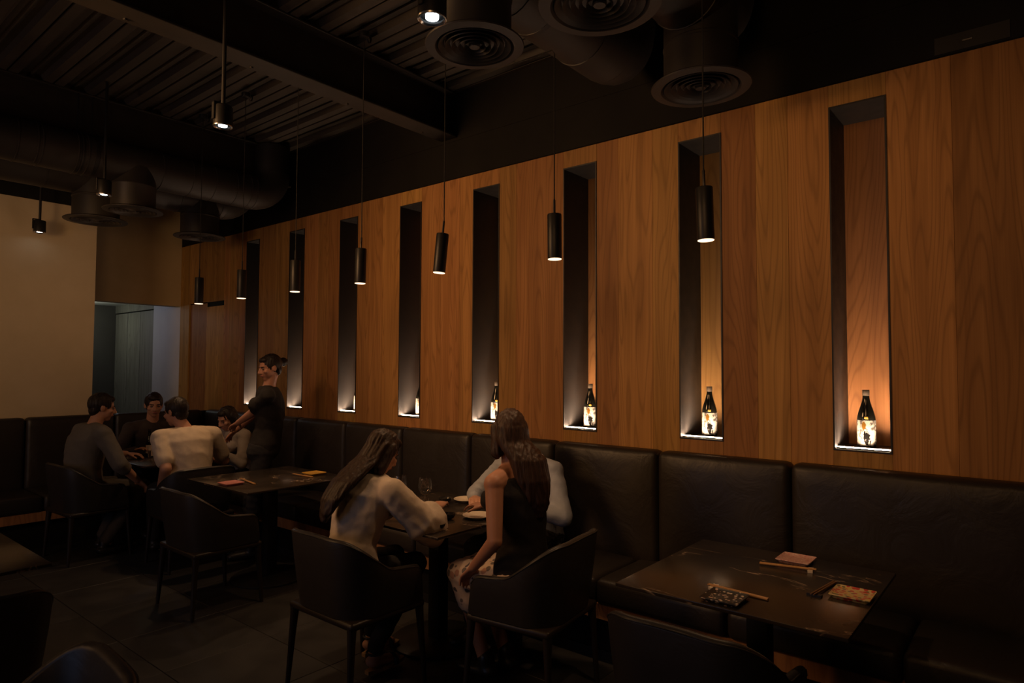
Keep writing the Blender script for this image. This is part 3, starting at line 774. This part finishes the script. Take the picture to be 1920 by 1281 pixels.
chopsticks((2.612, 0.685), (2.84, 0.66), M_DARKSTICK, 'dark chopsticks beside the cream and red plate', True, M_DARKBOWL)
chopsticks((2.475, 1.03), (2.47, 0.80), M_BAMBOO, 'brown chopsticks behind the black speckled plate')
sq_plate(2.385, 4.56, 0.140, M_ROSEPLATE, 'rose square plate on the empty table in front of the free chair')
chopsticks((2.53, 4.70), (2.49, 4.42), M_BAMBOO, 'light chopsticks beside the rose plate on the empty table')
sq_plate(3.03, 4.49, 0.140, M_YELLOWPLATE, 'ochre square plate on the bench side of the empty table')
chopsticks((2.90, 4.58), (2.93, 4.36), M_BAMBOO, 'light chopsticks in front of the ochre plate', False)

def round_plate(x, y, r, label, m=M_PORCELAIN):
    t = empty('round_plate', (x, y, ZT))
    mk('dish', G().lathe([(0.001, 0.002), (r*0.55, 0.002), (r*0.62, 0.004), (r*0.97, 0.016), (r, 0.018), (r*0.985, 0.020), (r*0.65, 0.009), (r*0.58, 0.007), (0.001, 0.006)], 40), m, t)
    mk('foot_ring', G().lathe([(r*0.45, 0.0), (r*0.50, 0.0), (r*0.50, 0.003), (r*0.45, 0.003)], 32, cap=False, closed=True), m, t)
    tag(t, label, 'plate', 'round white plates'); return t
def bowl(x, y, r, label):
    t = empty('sauce_bowl', (x, y, ZT))
    mk('bowl_body', G().lathe([(0.001, 0.004), (r*0.5, 0.004), (r*0.8, 0.012), (r*0.97, 0.026), (r, 0.034), (r*0.95, 0.034), (r*0.88, 0.022), (r*0.6, 0.010), (0.001, 0.009)], 32), M_DARKBOWL, t)
    mk('foot_ring', G().lathe([(r*0.4, 0.0), (r*0.48, 0.0), (r*0.48, 0.006), (r*0.4, 0.006)], 24, cap=False, closed=True), M_DARKBOWL, t)
    tag(t, label, 'bowl', 'dark sauce bowls'); return t
round_plate(2.50, 2.64, 0.085, 'white round plate under the flared sleeve of the woman in white')
round_plate(2.76, 2.50, 0.085, 'white round plate beside the arm of the woman in black')
round_plate(3.05, 2.86, 0.080, 'white round plate on the bench side of the crowded table')
bowl(2.93, 2.93, 0.042, 'small dark sauce bowl farthest back on the crowded table')
bowl(2.625, 2.60, 0.042, 'small dark sauce bowl between the two near white plates')
bowl(2.425, 2.475, 0.040, 'small dark sauce bowl at the near corner of the crowded table')
def wine_glass(x, y, label):
    t = empty('wine_glass', (x, y, ZT))
    mk('bowl', G().lathe([(0.003, 0.082), (0.022, 0.088), (0.038, 0.108), (0.043, 0.135), (0.040, 0.165), (0.036, 0.185), (0.0352, 0.185), (0.0390, 0.165), (0.0418, 0.135), (0.0368, 0.109), (0.021, 0.090), (0.001, 0.086)], 32), M_GLASS, t)
    mk('stem', G().lathe([(0.004, 0.006), (0.0035, 0.04), (0.004, 0.083)], 12), M_GLASS, t)
    mk('foot', G().lathe([(0.001, 0.0), (0.033, 0.0), (0.034, 0.002), (0.012, 0.004), (0.004, 0.007)], 32), M_GLASS, t)
    tag(t, label, 'glass', 'glasses on the crowded table')
wine_glass(2.73, 2.90, 'stemmed glass on the crowded table, nearer the woman in black')
wine_glass(2.69, 3.08, 'stemmed glass on the crowded table, close to the face of the woman in white')
def tumbler(x, y, label):
    t = empty('water_tumbler', (x, y, ZT))
    mk('glass_wall', G().lathe([(0.001, 0.0), (0.028, 0.0), (0.030, 0.003), (0.034, 0.095), (0.0325, 0.095), (0.0285, 0.010), (0.001, 0.008)], 32), M_GLASS, t)
    mk('water', G().lathe([(0.001, 0.0105), (0.0278, 0.0112), (0.0305, 0.062), (0.001, 0.062)], 28), M_GLASS, t)
    tag(t, label, 'glass', 'glasses on the crowded table')
tumbler(2.62, 2.80, 'straight water tumbler in the middle of the crowded table')
# far table
t = empty('napkin', (2.47, 6.52, ZT))
g = G().rbox((-0.07, -0.05, 0.0), (0.07, 0.05, 0.022), 0.009, 3)
g.v = [(v[0], v[1], v[2]+(0.012*noise.noise(Vector(v)*25)+0.006 if v[2] > 0.012 else 0)) for v in g.v]
mk('lower_fold', g, M_NAPKIN, t)
g2 = G().rbox((-0.06, -0.035, 0.022), (0.035, 0.04, 0.042), 0.008, 3)
g2.v = [(v[0], v[1], v[2]+0.012*noise.noise(Vector(v)*30)) for v in g2.v]
mk('upper_fold', g2, M_NAPKIN, t)
tag(t, 'crumpled white napkin on the far table beside the dark bottle', 'napkin')
def tall_bottle(x, y, label, sc=1.0):
    t = empty('table_bottle', (x, y, ZT))
    mk('body', G().lathe([(0.001, 0.0), (0.031*sc, 0.0), (0.033*sc, 0.004), (0.033*sc, 0.13), (0.029*sc, 0.155), (0.016*sc, 0.19), (0.013*sc, 0.225), (0.013*sc, 0.25), (0.001, 0.252)], 28), M_BOTTLE, t)
    mk('paper_label', G().lathe([(0.0333*sc, 0.03), (0.0338*sc, 0.03), (0.0338*sc, 0.105), (0.0333*sc, 0.105)], 28, cap=False, closed=True), M_NAPKIN, t)
    mk('cap', G().lathe([(0.014*sc, 0.238), (0.0145*sc, 0.255), (0.001, 0.257)], 20), M_DARKBOWL, t)
    tag(t, label, 'bottle', 'bottles on the far table')
tall_bottle(2.63, 6.58, 'tall dark bottle with pale label on the far table', 0.85)
tumbler2 = empty('water_tumbler', (2.60, 6.45, ZT))
mk('glass_wall', G().lathe([(0.001, 0.0), (0.028, 0.0), (0.030, 0.003), (0.034, 0.105), (0.0325, 0.105), (0.0285, 0.010), (0.001, 0.008)], 32), M_GLASS, tumbler2)
mk('water', G().lathe([(0.001, 0.0105), (0.0278, 0.0112), (0.0305, 0.07), (0.001, 0.07)], 28), M_GLASS, tumbler2)
tag(tumbler2, 'clear tumbler on the far table beside the dark bottle', 'glass')
round_plate(3.04, 6.02, 0.085, 'pale round plate on the far table right of the man in the cream polo shirt')

# ------------------------------------------------------------------ people
def remesh(g, vox, smooth_it=4, folds=None):
    me = bpy.data.meshes.new('tmp'); me.from_pydata([tuple(v) for v in g.v], [], [tuple(f) for f in g.f])
    bm = bmesh.new(); bm.from_mesh(me)
    bmesh.ops.recalc_face_normals(bm, faces=bm.faces[:]); bm.to_mesh(me); bm.free()
    o = bpy.data.objects.new('tmp', me); C.objects.link(o)
    m = o.modifiers.new('r', 'REMESH'); m.mode = 'VOXEL'; m.voxel_size = vox; m.use_smooth_shade = True
    if smooth_it:
        sm = o.modifiers.new('s', 'SMOOTH'); sm.factor = 0.5; sm.iterations = smooth_it
    dg = bpy.context.evaluated_depsgraph_get(); dg.update()
    nm = bpy.data.meshes.new_from_object(o.evaluated_get(dg))
    bpy.data.objects.remove(o); bpy.data.meshes.remove(me)
    if folds:
        nm.update()
        nv = [v.normal.copy() for v in nm.vertices]
        for v, n in zip(nm.vertices, nv):
            v.co += n*folds(v.co, n)
    nm.shade_smooth(); nm.update(); return nm
def cloth_folds(amp, fx=7.0, fz=16.0, seed=0.0):
    def f(p, n):
        q = Vector((p.x*fx+seed, p.y*fx, p.z*fz+p.x*6))
        w = noise.noise(q+Vector((noise.noise(q*0.5), 0, 0))*1.5)
        return amp*(1-abs(w)*3.0)*0.6 + amp*0.4*noise.noise(Vector(p)*30)
    return f
def strands(amp, seed=0.0, dr=None):
    dr = Vector(dr if dr else (0, 0, 1)).normalized()
    def f(p, n):
        al = p.dot(dr); q = p-dr*al
        return amp*noise.noise(q*95+dr*al*5+Vector((seed, 0, 0)))+amp*0.7*noise.noise(q*38+dr*al*3+Vector((0, seed, 0)))
    return f
def ik(a, b, l1, l2, pole):
    a = Vector(a); b = Vector(b); d = b-a; L = min(d.length, (l1+l2)*0.995); d.normalize(); b = a+d*L
    x = (l1*l1-l2*l2+L*L)/(2*L); h = math.sqrt(max(0, l1*l1-x*x))
    pl = Vector(pole); pl = (pl-d*pl.dot(d)).normalized()
    return a+d*x+pl*h, b
def ell_loft(g, secs, seg=22):
    # secs: (centre, side axis, depth axis, rx, ry)
    rings = []
    for c, s, d, rx, ry in secs:
        rings.append([Vector(c)+Vector(s)*rx*math.cos(2*PI*j/seg)+Vector(d)*ry*math.sin(2*PI*j/seg) for j in range(seg)])
    g.loft(rings)
def add_hand(g, wrist, d, palm_n, curl=0.5, side=1, sc=1.0):
    # d: finger direction, palm_n: direction the palm faces, side: thumb side sign
    d = Vector(d).normalized(); pn = Vector(palm_n); pn = (pn-d*pn.dot(d)).normalized(); s = d.cross(pn)*side
    w = Vector(wrist)
    ell_loft(g, [(w, s, pn, 0.024*sc, 0.018*sc), (w+d*0.03*sc, s, pn, 0.034*sc, 0.015*sc), (w+d*0.075*sc, s, pn, 0.041*sc, 0.013*sc), (w+d*0.092*sc, s, pn, 0.038*sc, 0.010*sc)], 16)
    for i, (off, L) in enumerate(((0.033, 0.066), (0.0115, 0.076), (-0.0105, 0.071), (-0.032, 0.055))):
        p = w+d*0.086*sc+s*off*sc; dd = d.copy()
        for j, fr in enumerate((0.46, 0.30, 0.24)):
            a = curl*(0.5, 0.8, 0.6)[j]
            dd = (dd*math.cos(a)+pn*math.sin(a)).normalized()
            q = p+dd*L*fr*sc; r = (0.0085, 0.0078, 0.007)[j]*sc
            g.capsule(p, q, r, r*0.93, 10); p = q
    # thumb leaves the side of the palm near its base
    p = w+d*0.028*sc+s*0.026*sc; dd = (d*0.75+s*0.6+pn*0.25).normalized()
    for L, r in ((0.036, 0.0125), (0.03, 0.0105), (0.024, 0.009)):
        q = p+dd*L*sc; g.capsule(p, q, r*sc, r*0.9*sc, 10); p = q; dd = (dd+d*0.25+pn*0.2).normalized()
def add_head(g, c, fwd, upv, sc=1.0):
    f = Vector(fwd).normalized(); u = Vector(upv); u = (u-f*u.dot(f)).normalized(); s = u.cross(f)
    c = Vector(c)
    g.ell(c+u*0.028*sc-f*0.012*sc, (s*0.073*sc, f*0.094*sc, u*0.090*sc))
    g.ell(c+f*0.022*sc-u*0.030*sc, (s*0.060*sc, f*0.070*sc, u*0.072*sc))
    g.ell(c+f*0.048*sc-u*0.082*sc, (s*0.030*sc, f*0.032*sc, u*0.028*sc))
    g.ell(c+f*0.072*sc+u*0.026*sc, (s*0.044*sc, f*0.014*sc, u*0.012*sc))
    g.capsule(c+f*0.086*sc+u*0.012*sc, c+f*0.106*sc-u*0.026*sc, 0.009*sc, 0.0135*sc, 10)
    g.ell(c+f*0.088*sc-u*0.030*sc, (s*0.018*sc, f*0.014*sc, u*0.009*sc))
    for q in (-1, 1):
        g.ell(c+s*0.044*q*sc+f*0.060*sc-u*0.020*sc, (s*0.022*sc, f*0.020*sc, u*0.018*sc))
        g.ell(c+s*0.075*q*sc-f*0.012*sc-u*0.004*sc, (s*0.010*sc, (f*0.9-s*q*0.3)*0.022*sc, u*0.032*sc), 14, 8)
        g.ell(c+s*0.012*q*sc+f*0.094*sc-u*0.031*sc, (s*0.009*sc, f*0.010*sc, u*0.008*sc), 12, 8)
    g.ell(c+f*0.078*sc-u*0.056*sc, (s*0.024*sc, f*0.014*sc, u*0.012*sc))
    return f, s, u
def face_bits(root, off, c, f, s, u, sc=1.0):
    c = Vector(c)-Vector(off)
    for q in (-1, 1):
        mk('eye', G().ell(c+s*0.031*q*sc+f*0.076*sc+u*0.004*sc, (s*0.0125*sc, f*0.0095*sc, u*0.008*sc), 14, 8), M_EYE, root, 60)
        mk('eyebrow', G().capsule(c+s*0.016*q*sc+f*0.088*sc+u*0.024*sc, c+s*0.046*q*sc+f*0.074*sc+u*0.026*sc, 0.0042, 0.003, 8), M_HAIRBLACK, root, 60)
    mk('lips', G().ell(c+f*0.088*sc-u*0.056*sc, (s*0.022*sc, f*0.008*sc, u*0.008*sc), 14, 8), M_LIPS, root, 60)

def person(label, x, y, face_deg, lean=12, hip_z=0.565, female=False, head_yaw=0, head_pitch=0, head_off=(0,0,0), twist=0,
           hands=None, elbows=None, knees=None, ankles=None, top=None, top_mat=None, sleeve='short', bottom_mat=M_TROUSERS, skirt=False,
           hair='short', hair_mat=M_HAIRBLACK, skin=M_SKIN, stand=False, shoe_mat=M_SHOE, torso=0.50, bulk=1.0, side_lean=0, hand_curl=0.6, sandals=False):
    a = math.radians(face_deg); F = Vector((math.cos(a), math.sin(a), 0)); L = Vector((-math.sin(a), math.cos(a), 0)); U = Vector((0,0,1))
    root = empty('person', (x, y, 0))
    off = Vector((x, y, 0))
    la = math.radians(lean); sl = math.radians(side_lean)
    hip = Vector((x, y, hip_z))
    td = (F*math.sin(la)+U*math.cos(la)+L*math.sin(sl)).normalized()
    tf = (F*math.cos(la)-U*math.sin(la)).normalized()
    tw = math.radians(twist); sh = (L*math.cos(tw)+F*math.sin(tw)*-1).normalized()
    sh = (sh-td*sh.dot(td)).normalized()
    chf = sh.cross(td)
    lo = (L-td*L.dot(td)).normalized(); lf = lo.cross(td)
    k_ = (0.90 if female else 1.0)*bulk
    def at(t_, bend=0.0): return hip+td*torso*t_+tf*bend*-0.03*math.sin(PI*min(1, t_))
    neck = at(1.0)
    shw = (0.165 if female else 0.19)*bulk
    SH = {1: neck+sh*shw-td*0.072, -1: neck-sh*shw-td*0.072}
    hd = math.radians(head_yaw)
    hF0 = (F*math.cos(hd)+L*math.sin(hd))
    hp = math.radians(head_pitch)
    hF = (hF0*math.cos(hp)-U*math.sin(hp)).normalized(); hU = (U*math.cos(hp)+hF0*math.sin(hp)).normalized()
    hc = neck+td*0.075+U*0.085+hF0*0.025+Vector(head_off)
    hs = 0.94 if female else 1.0
    # ---- body
    g = G()
    def torso_secs(inf, k=k_):
        S_ = []
        for t_, rx, ry, ax in ((-0.16, 0.125, 0.10, 0), (-0.06, 0.168, 0.128, 0), (0.10, 0.163, 0.125, 0), (0.32, 0.138, 0.108, 0.3), (0.55, 0.152, 0.118, 0.7), (0.76, 0.166, 0.120, 1), (0.90, 0.150, 0.098, 1), (1.0, 0.085, 0.066, 1)):
            if female and 0.2 < t_ < 0.5: rx *= 0.90
            if female and t_ < 0.15: rx *= 1.06
            s_ = (lo*(1-ax)+sh*ax).normalized(); d_ = (lf*(1-ax)+chf*ax).normalized()
            S_.append((at(t_, 1.0), s_, d_, rx*k+inf, ry*k+inf))
        return S_
    ell_loft(g, torso_secs(0.0))
    if female:
        for q in (1, -1): g.ell(at(0.70)+sh*0.068*q+chf*0.088, (sh*0.052, chf*0.055, td*0.055))
    g.capsule(neck-td*0.03, hc-hU*0.055-hF*0.01, 0.057*hs, 0.053*hs)
    f_, s_, u_ = add_head(g, hc, hF, hU, hs)
    arms = {}
    for q in (1, -1):
        sp_ = SH[q]
        g.capsule(neck-td*0.03, sp_, 0.052, 0.058*k_)
        tgt = hands[q] if hands and q in hands else (sp_+F*0.25-U*0.40)
        pole = elbows[q] if elbows and q in elbows else (sh*q*0.5-U)
        el, wr_ = ik(sp_, tgt, 0.285*(0.94 if female else 1), 0.25*(0.94 if female else 1), pole)
        arms[q] = (sp_, el, wr_)
        g.capsule(sp_, el, 0.052*k_, 0.040*k_); g.capsule(el, wr_, 0.041*k_, 0.027*k_)
        fd = (wr_-el).normalized()
        pn_ = -U if abs(fd.z) < 0.7 else -sh*q
        add_hand(g, wr_, fd, pn_, hand_curl, side=-q if pn_ == -U else q, sc=0.95 if female else 1.02)
    legs = {}
    for q in (1, -1):
        hj = hip+L*0.088*q-U*0.01
        if stand:
            kn = knees[q] if knees else hj+F*0.02+U*(-hip_z*0.47); an = ankles[q] if ankles else Vector((hj.x, hj.y, 0.085))
        else:
            kn = knees[q] if knees else hj+F*0.43+L*0.05*q+Vector((0,0,0.53-hj.z)); an = ankles[q] if ankles else kn+F*0.02+Vector((0,0,0.09-kn.z))
        kn = Vector(kn); an = Vector(an); legs[q] = (hj, kn, an)
        g.capsule(hj, kn, 0.082*k_, 0.056*k_); g.capsule(kn, an, 0.055*k_, 0.036*k_)
        td_ = F
        g.capsule(an-F*0.02-U*0.03, an+td_*0.13-U*0.055, 0.034, 0.028, 12, (U, 0.8, 1.15))
    g.shift(-off)
    bo = bpy.data.objects.new('body', remesh(g, 0.0062, 3)); C.objects.link(bo); bo.parent = root; bo.data.materials.clear(); bo.data.materials.append(skin)
    face_bits(root, off, hc, f_, s_, u_, hs)
    # ---- top
    tg = G(); inf = 0.016
    secs = torso_secs(inf)
    if top == 'sleeveless': secs = [(c, s1, d1, rx*(0.92 if i > 5 else 1), ry) for i, (c, s1, d1, rx, ry) in enumerate(secs[:-1])]
    ell_loft(tg, secs)
    if female:
        for q in (1, -1): tg.ell(at(0.70)+sh*0.068*q+chf*0.092, (sh*0.056, chf*0.060, td*0.060))
    for q in (1, -1):
        sp_, el, wr_ = arms[q]
        if top == 'sleeveless':
            tg.capsule(neck-td*0.045+sh*0.07*q, neck-td*0.065+sh*(shw-0.055)*q, 0.05, 0.045); continue
        tg.capsule(neck-td*0.035, sp_, 0.060, 0.070*k_)
        if sleeve == 'short':
            e = sp_.lerp(el, 0.72); tg.capsule(sp_, e, 0.068*k_, 0.062*k_)
        elif sleeve == 'long':
            tg.capsule(sp_, el, 0.066*k_, 0.056*k_); tg.capsule(el, wr_.lerp(el, 0.06), 0.056*k_, 0.040*k_)
        elif sleeve == 'rolled':
            tg.capsule(sp_, el, 0.066*k_, 0.058*k_); tg.capsule(el, el.lerp(wr_, 0.25), 0.058*k_, 0.052*k_)
        elif sleeve == 'flared':
            mid = el.lerp(wr_, 0.42)
            tg.capsule(sp_, el.lerp(sp_, 0.25), 0.070, 0.080)
            ax_ = (mid-el).normalized(); b1 = ax_.cross(U).normalized(); b2 = ax_.cross(b1)
            e0 = el.lerp(sp_, 0.35); ax0 = (el-sp_).normalized(); c1 = ax0.cross(U).normalized(); c2 = ax0.cross(c1)
            ell_loft(tg, [(e0, c1, c2, 0.070, 0.075), (el.lerp(sp_, 0.08), c1, c2, 0.082, 0.092), (el.lerp(mid, 0.35)-U*0.014, b1, b2, 0.088, 0.108), (mid-U*0.035, b1, b2, 0.098, 0.135), (mid-U*0.035+ax_*0.012, b1, b2, 0.094, 0.13)])
    tg.shift(-off)
    to = bpy.data.objects.new('top', remesh(tg, 0.009, 3, cloth_folds({'flared': 0.007, 'long': 0.006}.get(sleeve, 0.0045), 6.0, 11.0, seed=x*3))); C.objects.link(to); to.parent = root
    to.data.materials.clear(); to.data.materials.append(top_mat)
    # ---- trousers or skirt
    bg = G()
    ell_loft(bg, [(c, s1, d1, rx+0.006, ry+0.006) for c, s1, d1, rx, ry in torso_secs(0.012)[:3]])
    for q in (1, -1):
        hj, kn, an = legs[q]
        if skirt:
            bg.capsule(hj, kn, 0.090, 0.072)
            bg.capsule(kn, kn.lerp(an, 0.30)-F*0.02, 0.070, 0.07)
        else:
            bg.capsule(hj, kn, 0.094*k_, 0.068*k_); bg.capsule(kn, an.lerp(kn, 0.02)+U*0.035, 0.067*k_, 0.050*k_)
    if skirt:
        hj, kn, an = legs[1]; hj2, kn2, an2 = legs[-1]
        bg.capsule((hj+hj2)/2, (kn+kn2)/2, 0.085, 0.07)
        bg.capsule((kn+kn2)/2, ((kn+kn2)/2).lerp((an+an2)/2, 0.30), 0.07, 0.07)
    bg.shift(-off)
    po = bpy.data.objects.new('skirt' if skirt else 'trousers', remesh(bg, 0.010, 3, cloth_folds(0.005, seed=y))); C.objects.link(po); po.parent = root
    po.data.materials.clear(); po.data.materials.append(bottom_mat)
    # ---- shoes
    for q in (1, -1):
        hj, kn, an = legs[q]; a0 = an-off
        if sandals:
            sg = G(); n_ = 20
            ol = [(-0.055+0.245*i/n_) for i in range(n_+1)]
            def wd(t_): return 0.036*math.sin(PI*min(0.999, max(0.06, (t_+0.062)/0.262)))**0.5
            pts = [a0+F*t_+L*wd(t_) for t_ in ol]+[a0+F*t_-L*wd(t_) for t_ in reversed(ol)]
            sg.loft([[Vector((p.x, p.y, max(0.002, a0.z-0.085))) for p in pts], [Vector((p.x, p.y, max(0.002, a0.z-0.085)+0.018)) for p in pts]])
            so = mk('shoe', sg, M_TANSHOE, root, 40)
            ring = [a0+(F*math.cos(t_*PI/8)*0.044+L*math.sin(t_*PI/8)*0.044)+U*0.012 for t_ in range(17)]
            mk('strap', G().tube(ring, 0.006, 8), M_SHOE, so, 60)
            vamp = [a0+F*0.11+L*0.045*math.cos(t_*PI/8)+U*(0.045*math.sin(t_*PI/8)-0.075) for t_ in range(9)]
            mk('strap', G().tube(vamp, 0.012, 8), M_SHOE, so, 60)
        else:
            sg = G()
            sg.capsule(a0-F*0.028-U*0.038, a0+F*0.14-U*0.052, 0.046, 0.038, 16, (U, 0.78, 1.05))
            sg.capsule(a0-F*0.01-U*0.03, a0-F*0.005+U*0.02, 0.045, 0.044, 14)
            so = bpy.data.objects.new('shoe', remesh(sg, 0.008, 3)); C.objects.link(so); so.parent = root
            for v in so.data.vertices: v.co.z = max(v.co.z, 0.002)
            so.data.materials.clear(); so.data.materials.append(shoe_mat)
    # ---- hair
    hg = G(); c0 = hc-off
    hg.ell(c0+u_*0.036*hs-f_*0.022*hs, (s_*0.083*hs, f_*0.098*hs, u_*0.094*hs))
    hg.ell(c0+u_*0.082*hs+f_*0.030*hs, (s_*0.060*hs, f_*0.052*hs, u_*0.030*hs))
    if hair == 'short':
        hg.ell(c0-u_*0.025*hs-f_*0.058*hs, (s_*0.066*hs, f_*0.040*hs, u_*0.055*hs))
    elif hair == 'bun':
        hg.ell(c0-u_*0.02*hs-f_*0.058*hs, (s_*0.07*hs, f_*0.045*hs, u_*0.06*hs))
        hg.ell(c0+u_*0.03*hs-f_*0.135*hs, (s_*0.042*hs, f_*0.04*hs, u_*0.042*hs))
    elif isinstance(hair, list):
        # long hair: path of (world point, half width, half depth)
        secs = []
        for p, w_, d_ in hair:
            secs.append((Vector(p)-off, s_, Vector((f_.x, f_.y, 0)).normalized(), w_, d_))
        fh = Vector((f_.x, f_.y, 0)).normalized()
        ell_loft(hg, [(c0+u_*0.115-f_*0.02, s_, fh, 0.03, 0.03), (c0+u_*0.085-f_*0.03, s_, fh, 0.066, 0.06), (c0+u_*0.03-f_*0.045, s_, fh, 0.083, 0.07), (c0-u_*0.04-f_*0.058, s_, fh, 0.086, 0.062)]+secs)
        for q in (1, -1):
            hg.capsule(c0+s_*0.066*q+u_*0.03-f_*0.01, c0+s_*0.074*q-u_*0.10-f_*0.025, 0.030, 0.032)
    ho = bpy.data.objects.new('hair', remesh(hg, 0.006, 2, strands(0.006 if isinstance(hair, list) else 0.004, x, (Vector(hair[-1][0])-Vector(hair[0][0])) if isinstance(hair, list) else None))); C.objects.link(ho); ho.parent = root
    ho.data.materials.clear(); ho.data.materials.append(hair_mat)
    tag(root, label, 'person')
    return root
V = Vector
# woman in white
person('woman with long brown hair in a white blouse, leaning over the crowded table', 2.065, 2.74, 0, lean=17, hip_z=0.56, female=True, head_yaw=-4, head_pitch=30, head_off=(0.01, 0.0, -0.05),
       hands={-1: V((2.56, 2.62, 0.82)), 1: V((2.48, 2.92, 0.82))}, elbows={-1: V((0.0, -0.6, -0.8)), 1: V((0, 0.6, -0.8))}, knees={1: V((2.46, 2.86, 0.54)), -1: V((2.44, 2.66, 0.54))},
       ankles={1: V((2.34, 2.90, 0.11)), -1: V((2.22, 2.72, 0.11))}, top_mat=M_WHITECLOTH, sleeve='flared', hair=[(V((2.03, 2.74, 1.03)), 0.090, 0.05), (V((1.955, 2.745, 0.95)), 0.072, 0.038), (V((1.925, 2.75, 0.88)), 0.045, 0.025), (V((1.915, 2.755, 0.84)), 0.02, 0.012)],
       hair_mat=M_HAIRBROWN, sandals=True)
# woman in black
person('woman with long auburn hair in a black sleeveless top, seen from behind', 2.565, 2.03, 96, lean=6, hip_z=0.565, female=True, head_yaw=-38, head_pitch=6, head_off=(0.0, 0.0, 0.0), torso=0.55,
       hands={1: V((2.37, 2.17, 0.63)), -1: V((2.76, 2.42, 0.83))}, elbows={1: V((-0.35, -0.8, -0.2)), -1: V((0.6, 0, -0.8))}, knees={1: V((2.50, 2.38, 0.53)), -1: V((2.66, 2.39, 0.53))}, ankles={1: V((2.56, 2.26, 0.09)), -1: V((2.70, 2.24, 0.09))},
       top='sleeveless', top_mat=M_BLACKCLOTH, skirt=True, bottom_mat=M_FLORAL,
       hair=[(V((2.545, 1.975, 1.15)), 0.096, 0.060), (V((2.545, 1.94, 1.05)), 0.090, 0.05), (V((2.55, 1.92, 0.95)), 0.066, 0.036), (V((2.555, 1.915, 0.87)), 0.03, 0.015)], hair_mat=M_HAIRAUB, skin=M_SKIN2)
# man on the bench behind her
person('man in a pale shirt on the bench, mostly hidden behind the woman in black', 3.32, 2.50, 180, lean=13, hip_z=0.555, head_yaw=4, head_pitch=16, head_off=(-0.02, 0.05, -0.07),
       hands={1: V((2.98, 2.36, 0.80)), -1: V((2.98, 2.72, 0.80))}, elbows={1: V((0.1, -0.7, -0.7)), -1: V((0.1, 0.8, -0.6))}, top_mat=M_LILACSHIRT, sleeve='long', bottom_mat=M_DARKFLORAL)
# far group
person('man in a dark grey shirt seated at the far left, leaning to the table', 2.0, 6.30, 4, lean=7, hip_z=0.565, head_yaw=-10, head_pitch=10, head_off=(0.03, 0, -0.02), bulk=1.08, torso=0.54,
       hands={-1: V((2.34, 6.08, 0.62)), 1: V((2.40, 6.50, 0.80))}, elbows={-1: V((-0.1, -0.7, -0.6)), 1: V((0, 0.7, -0.7))}, ankles={1: V((2.20, 6.40, 0.09)), -1: V((2.14, 6.18, 0.09))}, top_mat=M_GREYSHIRT, sleeve='rolled', bottom_mat=M_GREYTROUSERS)
person('man in a cream polo shirt seen from behind at the far table', 2.54, 5.52, 84, lean=14, hip_z=0.57, head_yaw=30, head_pitch=12, head_off=(-0.06, 0.02, -0.02), bulk=1.10, torso=0.52,
       hands={1: V((2.36, 5.66, 0.60)), -1: V((2.82, 5.90, 0.80))}, elbows={1: V((-0.15, -0.9, -0.2)), -1: V((0.5, 0, -0.8))}, top_mat=M_CREAMSHIRT, sleeve='short')
person('man in dark clothes facing us from the back banquette at the far table', 2.80, 7.02, 262, lean=14, hip_z=0.57, head_yaw=-6, head_pitch=10,
       hands={1: V((2.98, 6.68, 0.80)), -1: V((2.56, 6.70, 0.80))}, top_mat=M_DARKSHIRT, sleeve='long')
person('woman in a pale grey top bent forward on the wall banquette at the far table', 3.34, 6.12, 190, lean=20, hip_z=0.56, female=True, head_yaw=0, head_pitch=24, head_off=(0, 0, -0.06), torso=0.47,
       hands={1: V((3.00, 5.98, 0.80)), -1: V((2.98, 6.28, 0.80))}, top_mat=M_PALEGREY, sleeve='long', hair=[(V((3.30, 6.12, 0.94)), 0.07, 0.04), (V((3.33, 6.12, 0.88)), 0.04, 0.02)], hair_mat=M_HAIRBLACK)
person('standing waitress in black reaching toward the far table', 3.0, 5.19, 150, lean=-3, hip_z=0.90, stand=True, female=True, head_yaw=22, head_pitch=12, torso=0.53, side_lean=1, head_off=(0.02, -0.02, 0), knees={1: V((2.90, 5.15, 0.47)), -1: V((2.94, 5.28, 0.47))}, ankles={1: V((2.87, 5.15, 0.085)), -1: V((2.91, 5.29, 0.085))},
       hands={1: V((2.90, 5.66, 1.00)), -1: V((3.00, 5.70, 1.00))}, elbows={1: V((-0.2, -0.6, -0.7)), -1: V((0.6, 0.1, -0.7))}, top_mat=M_BLACKCLOTH, sleeve='short', hair='bun', hair_mat=M_HAIRBLACK, skin=M_SKIN2)
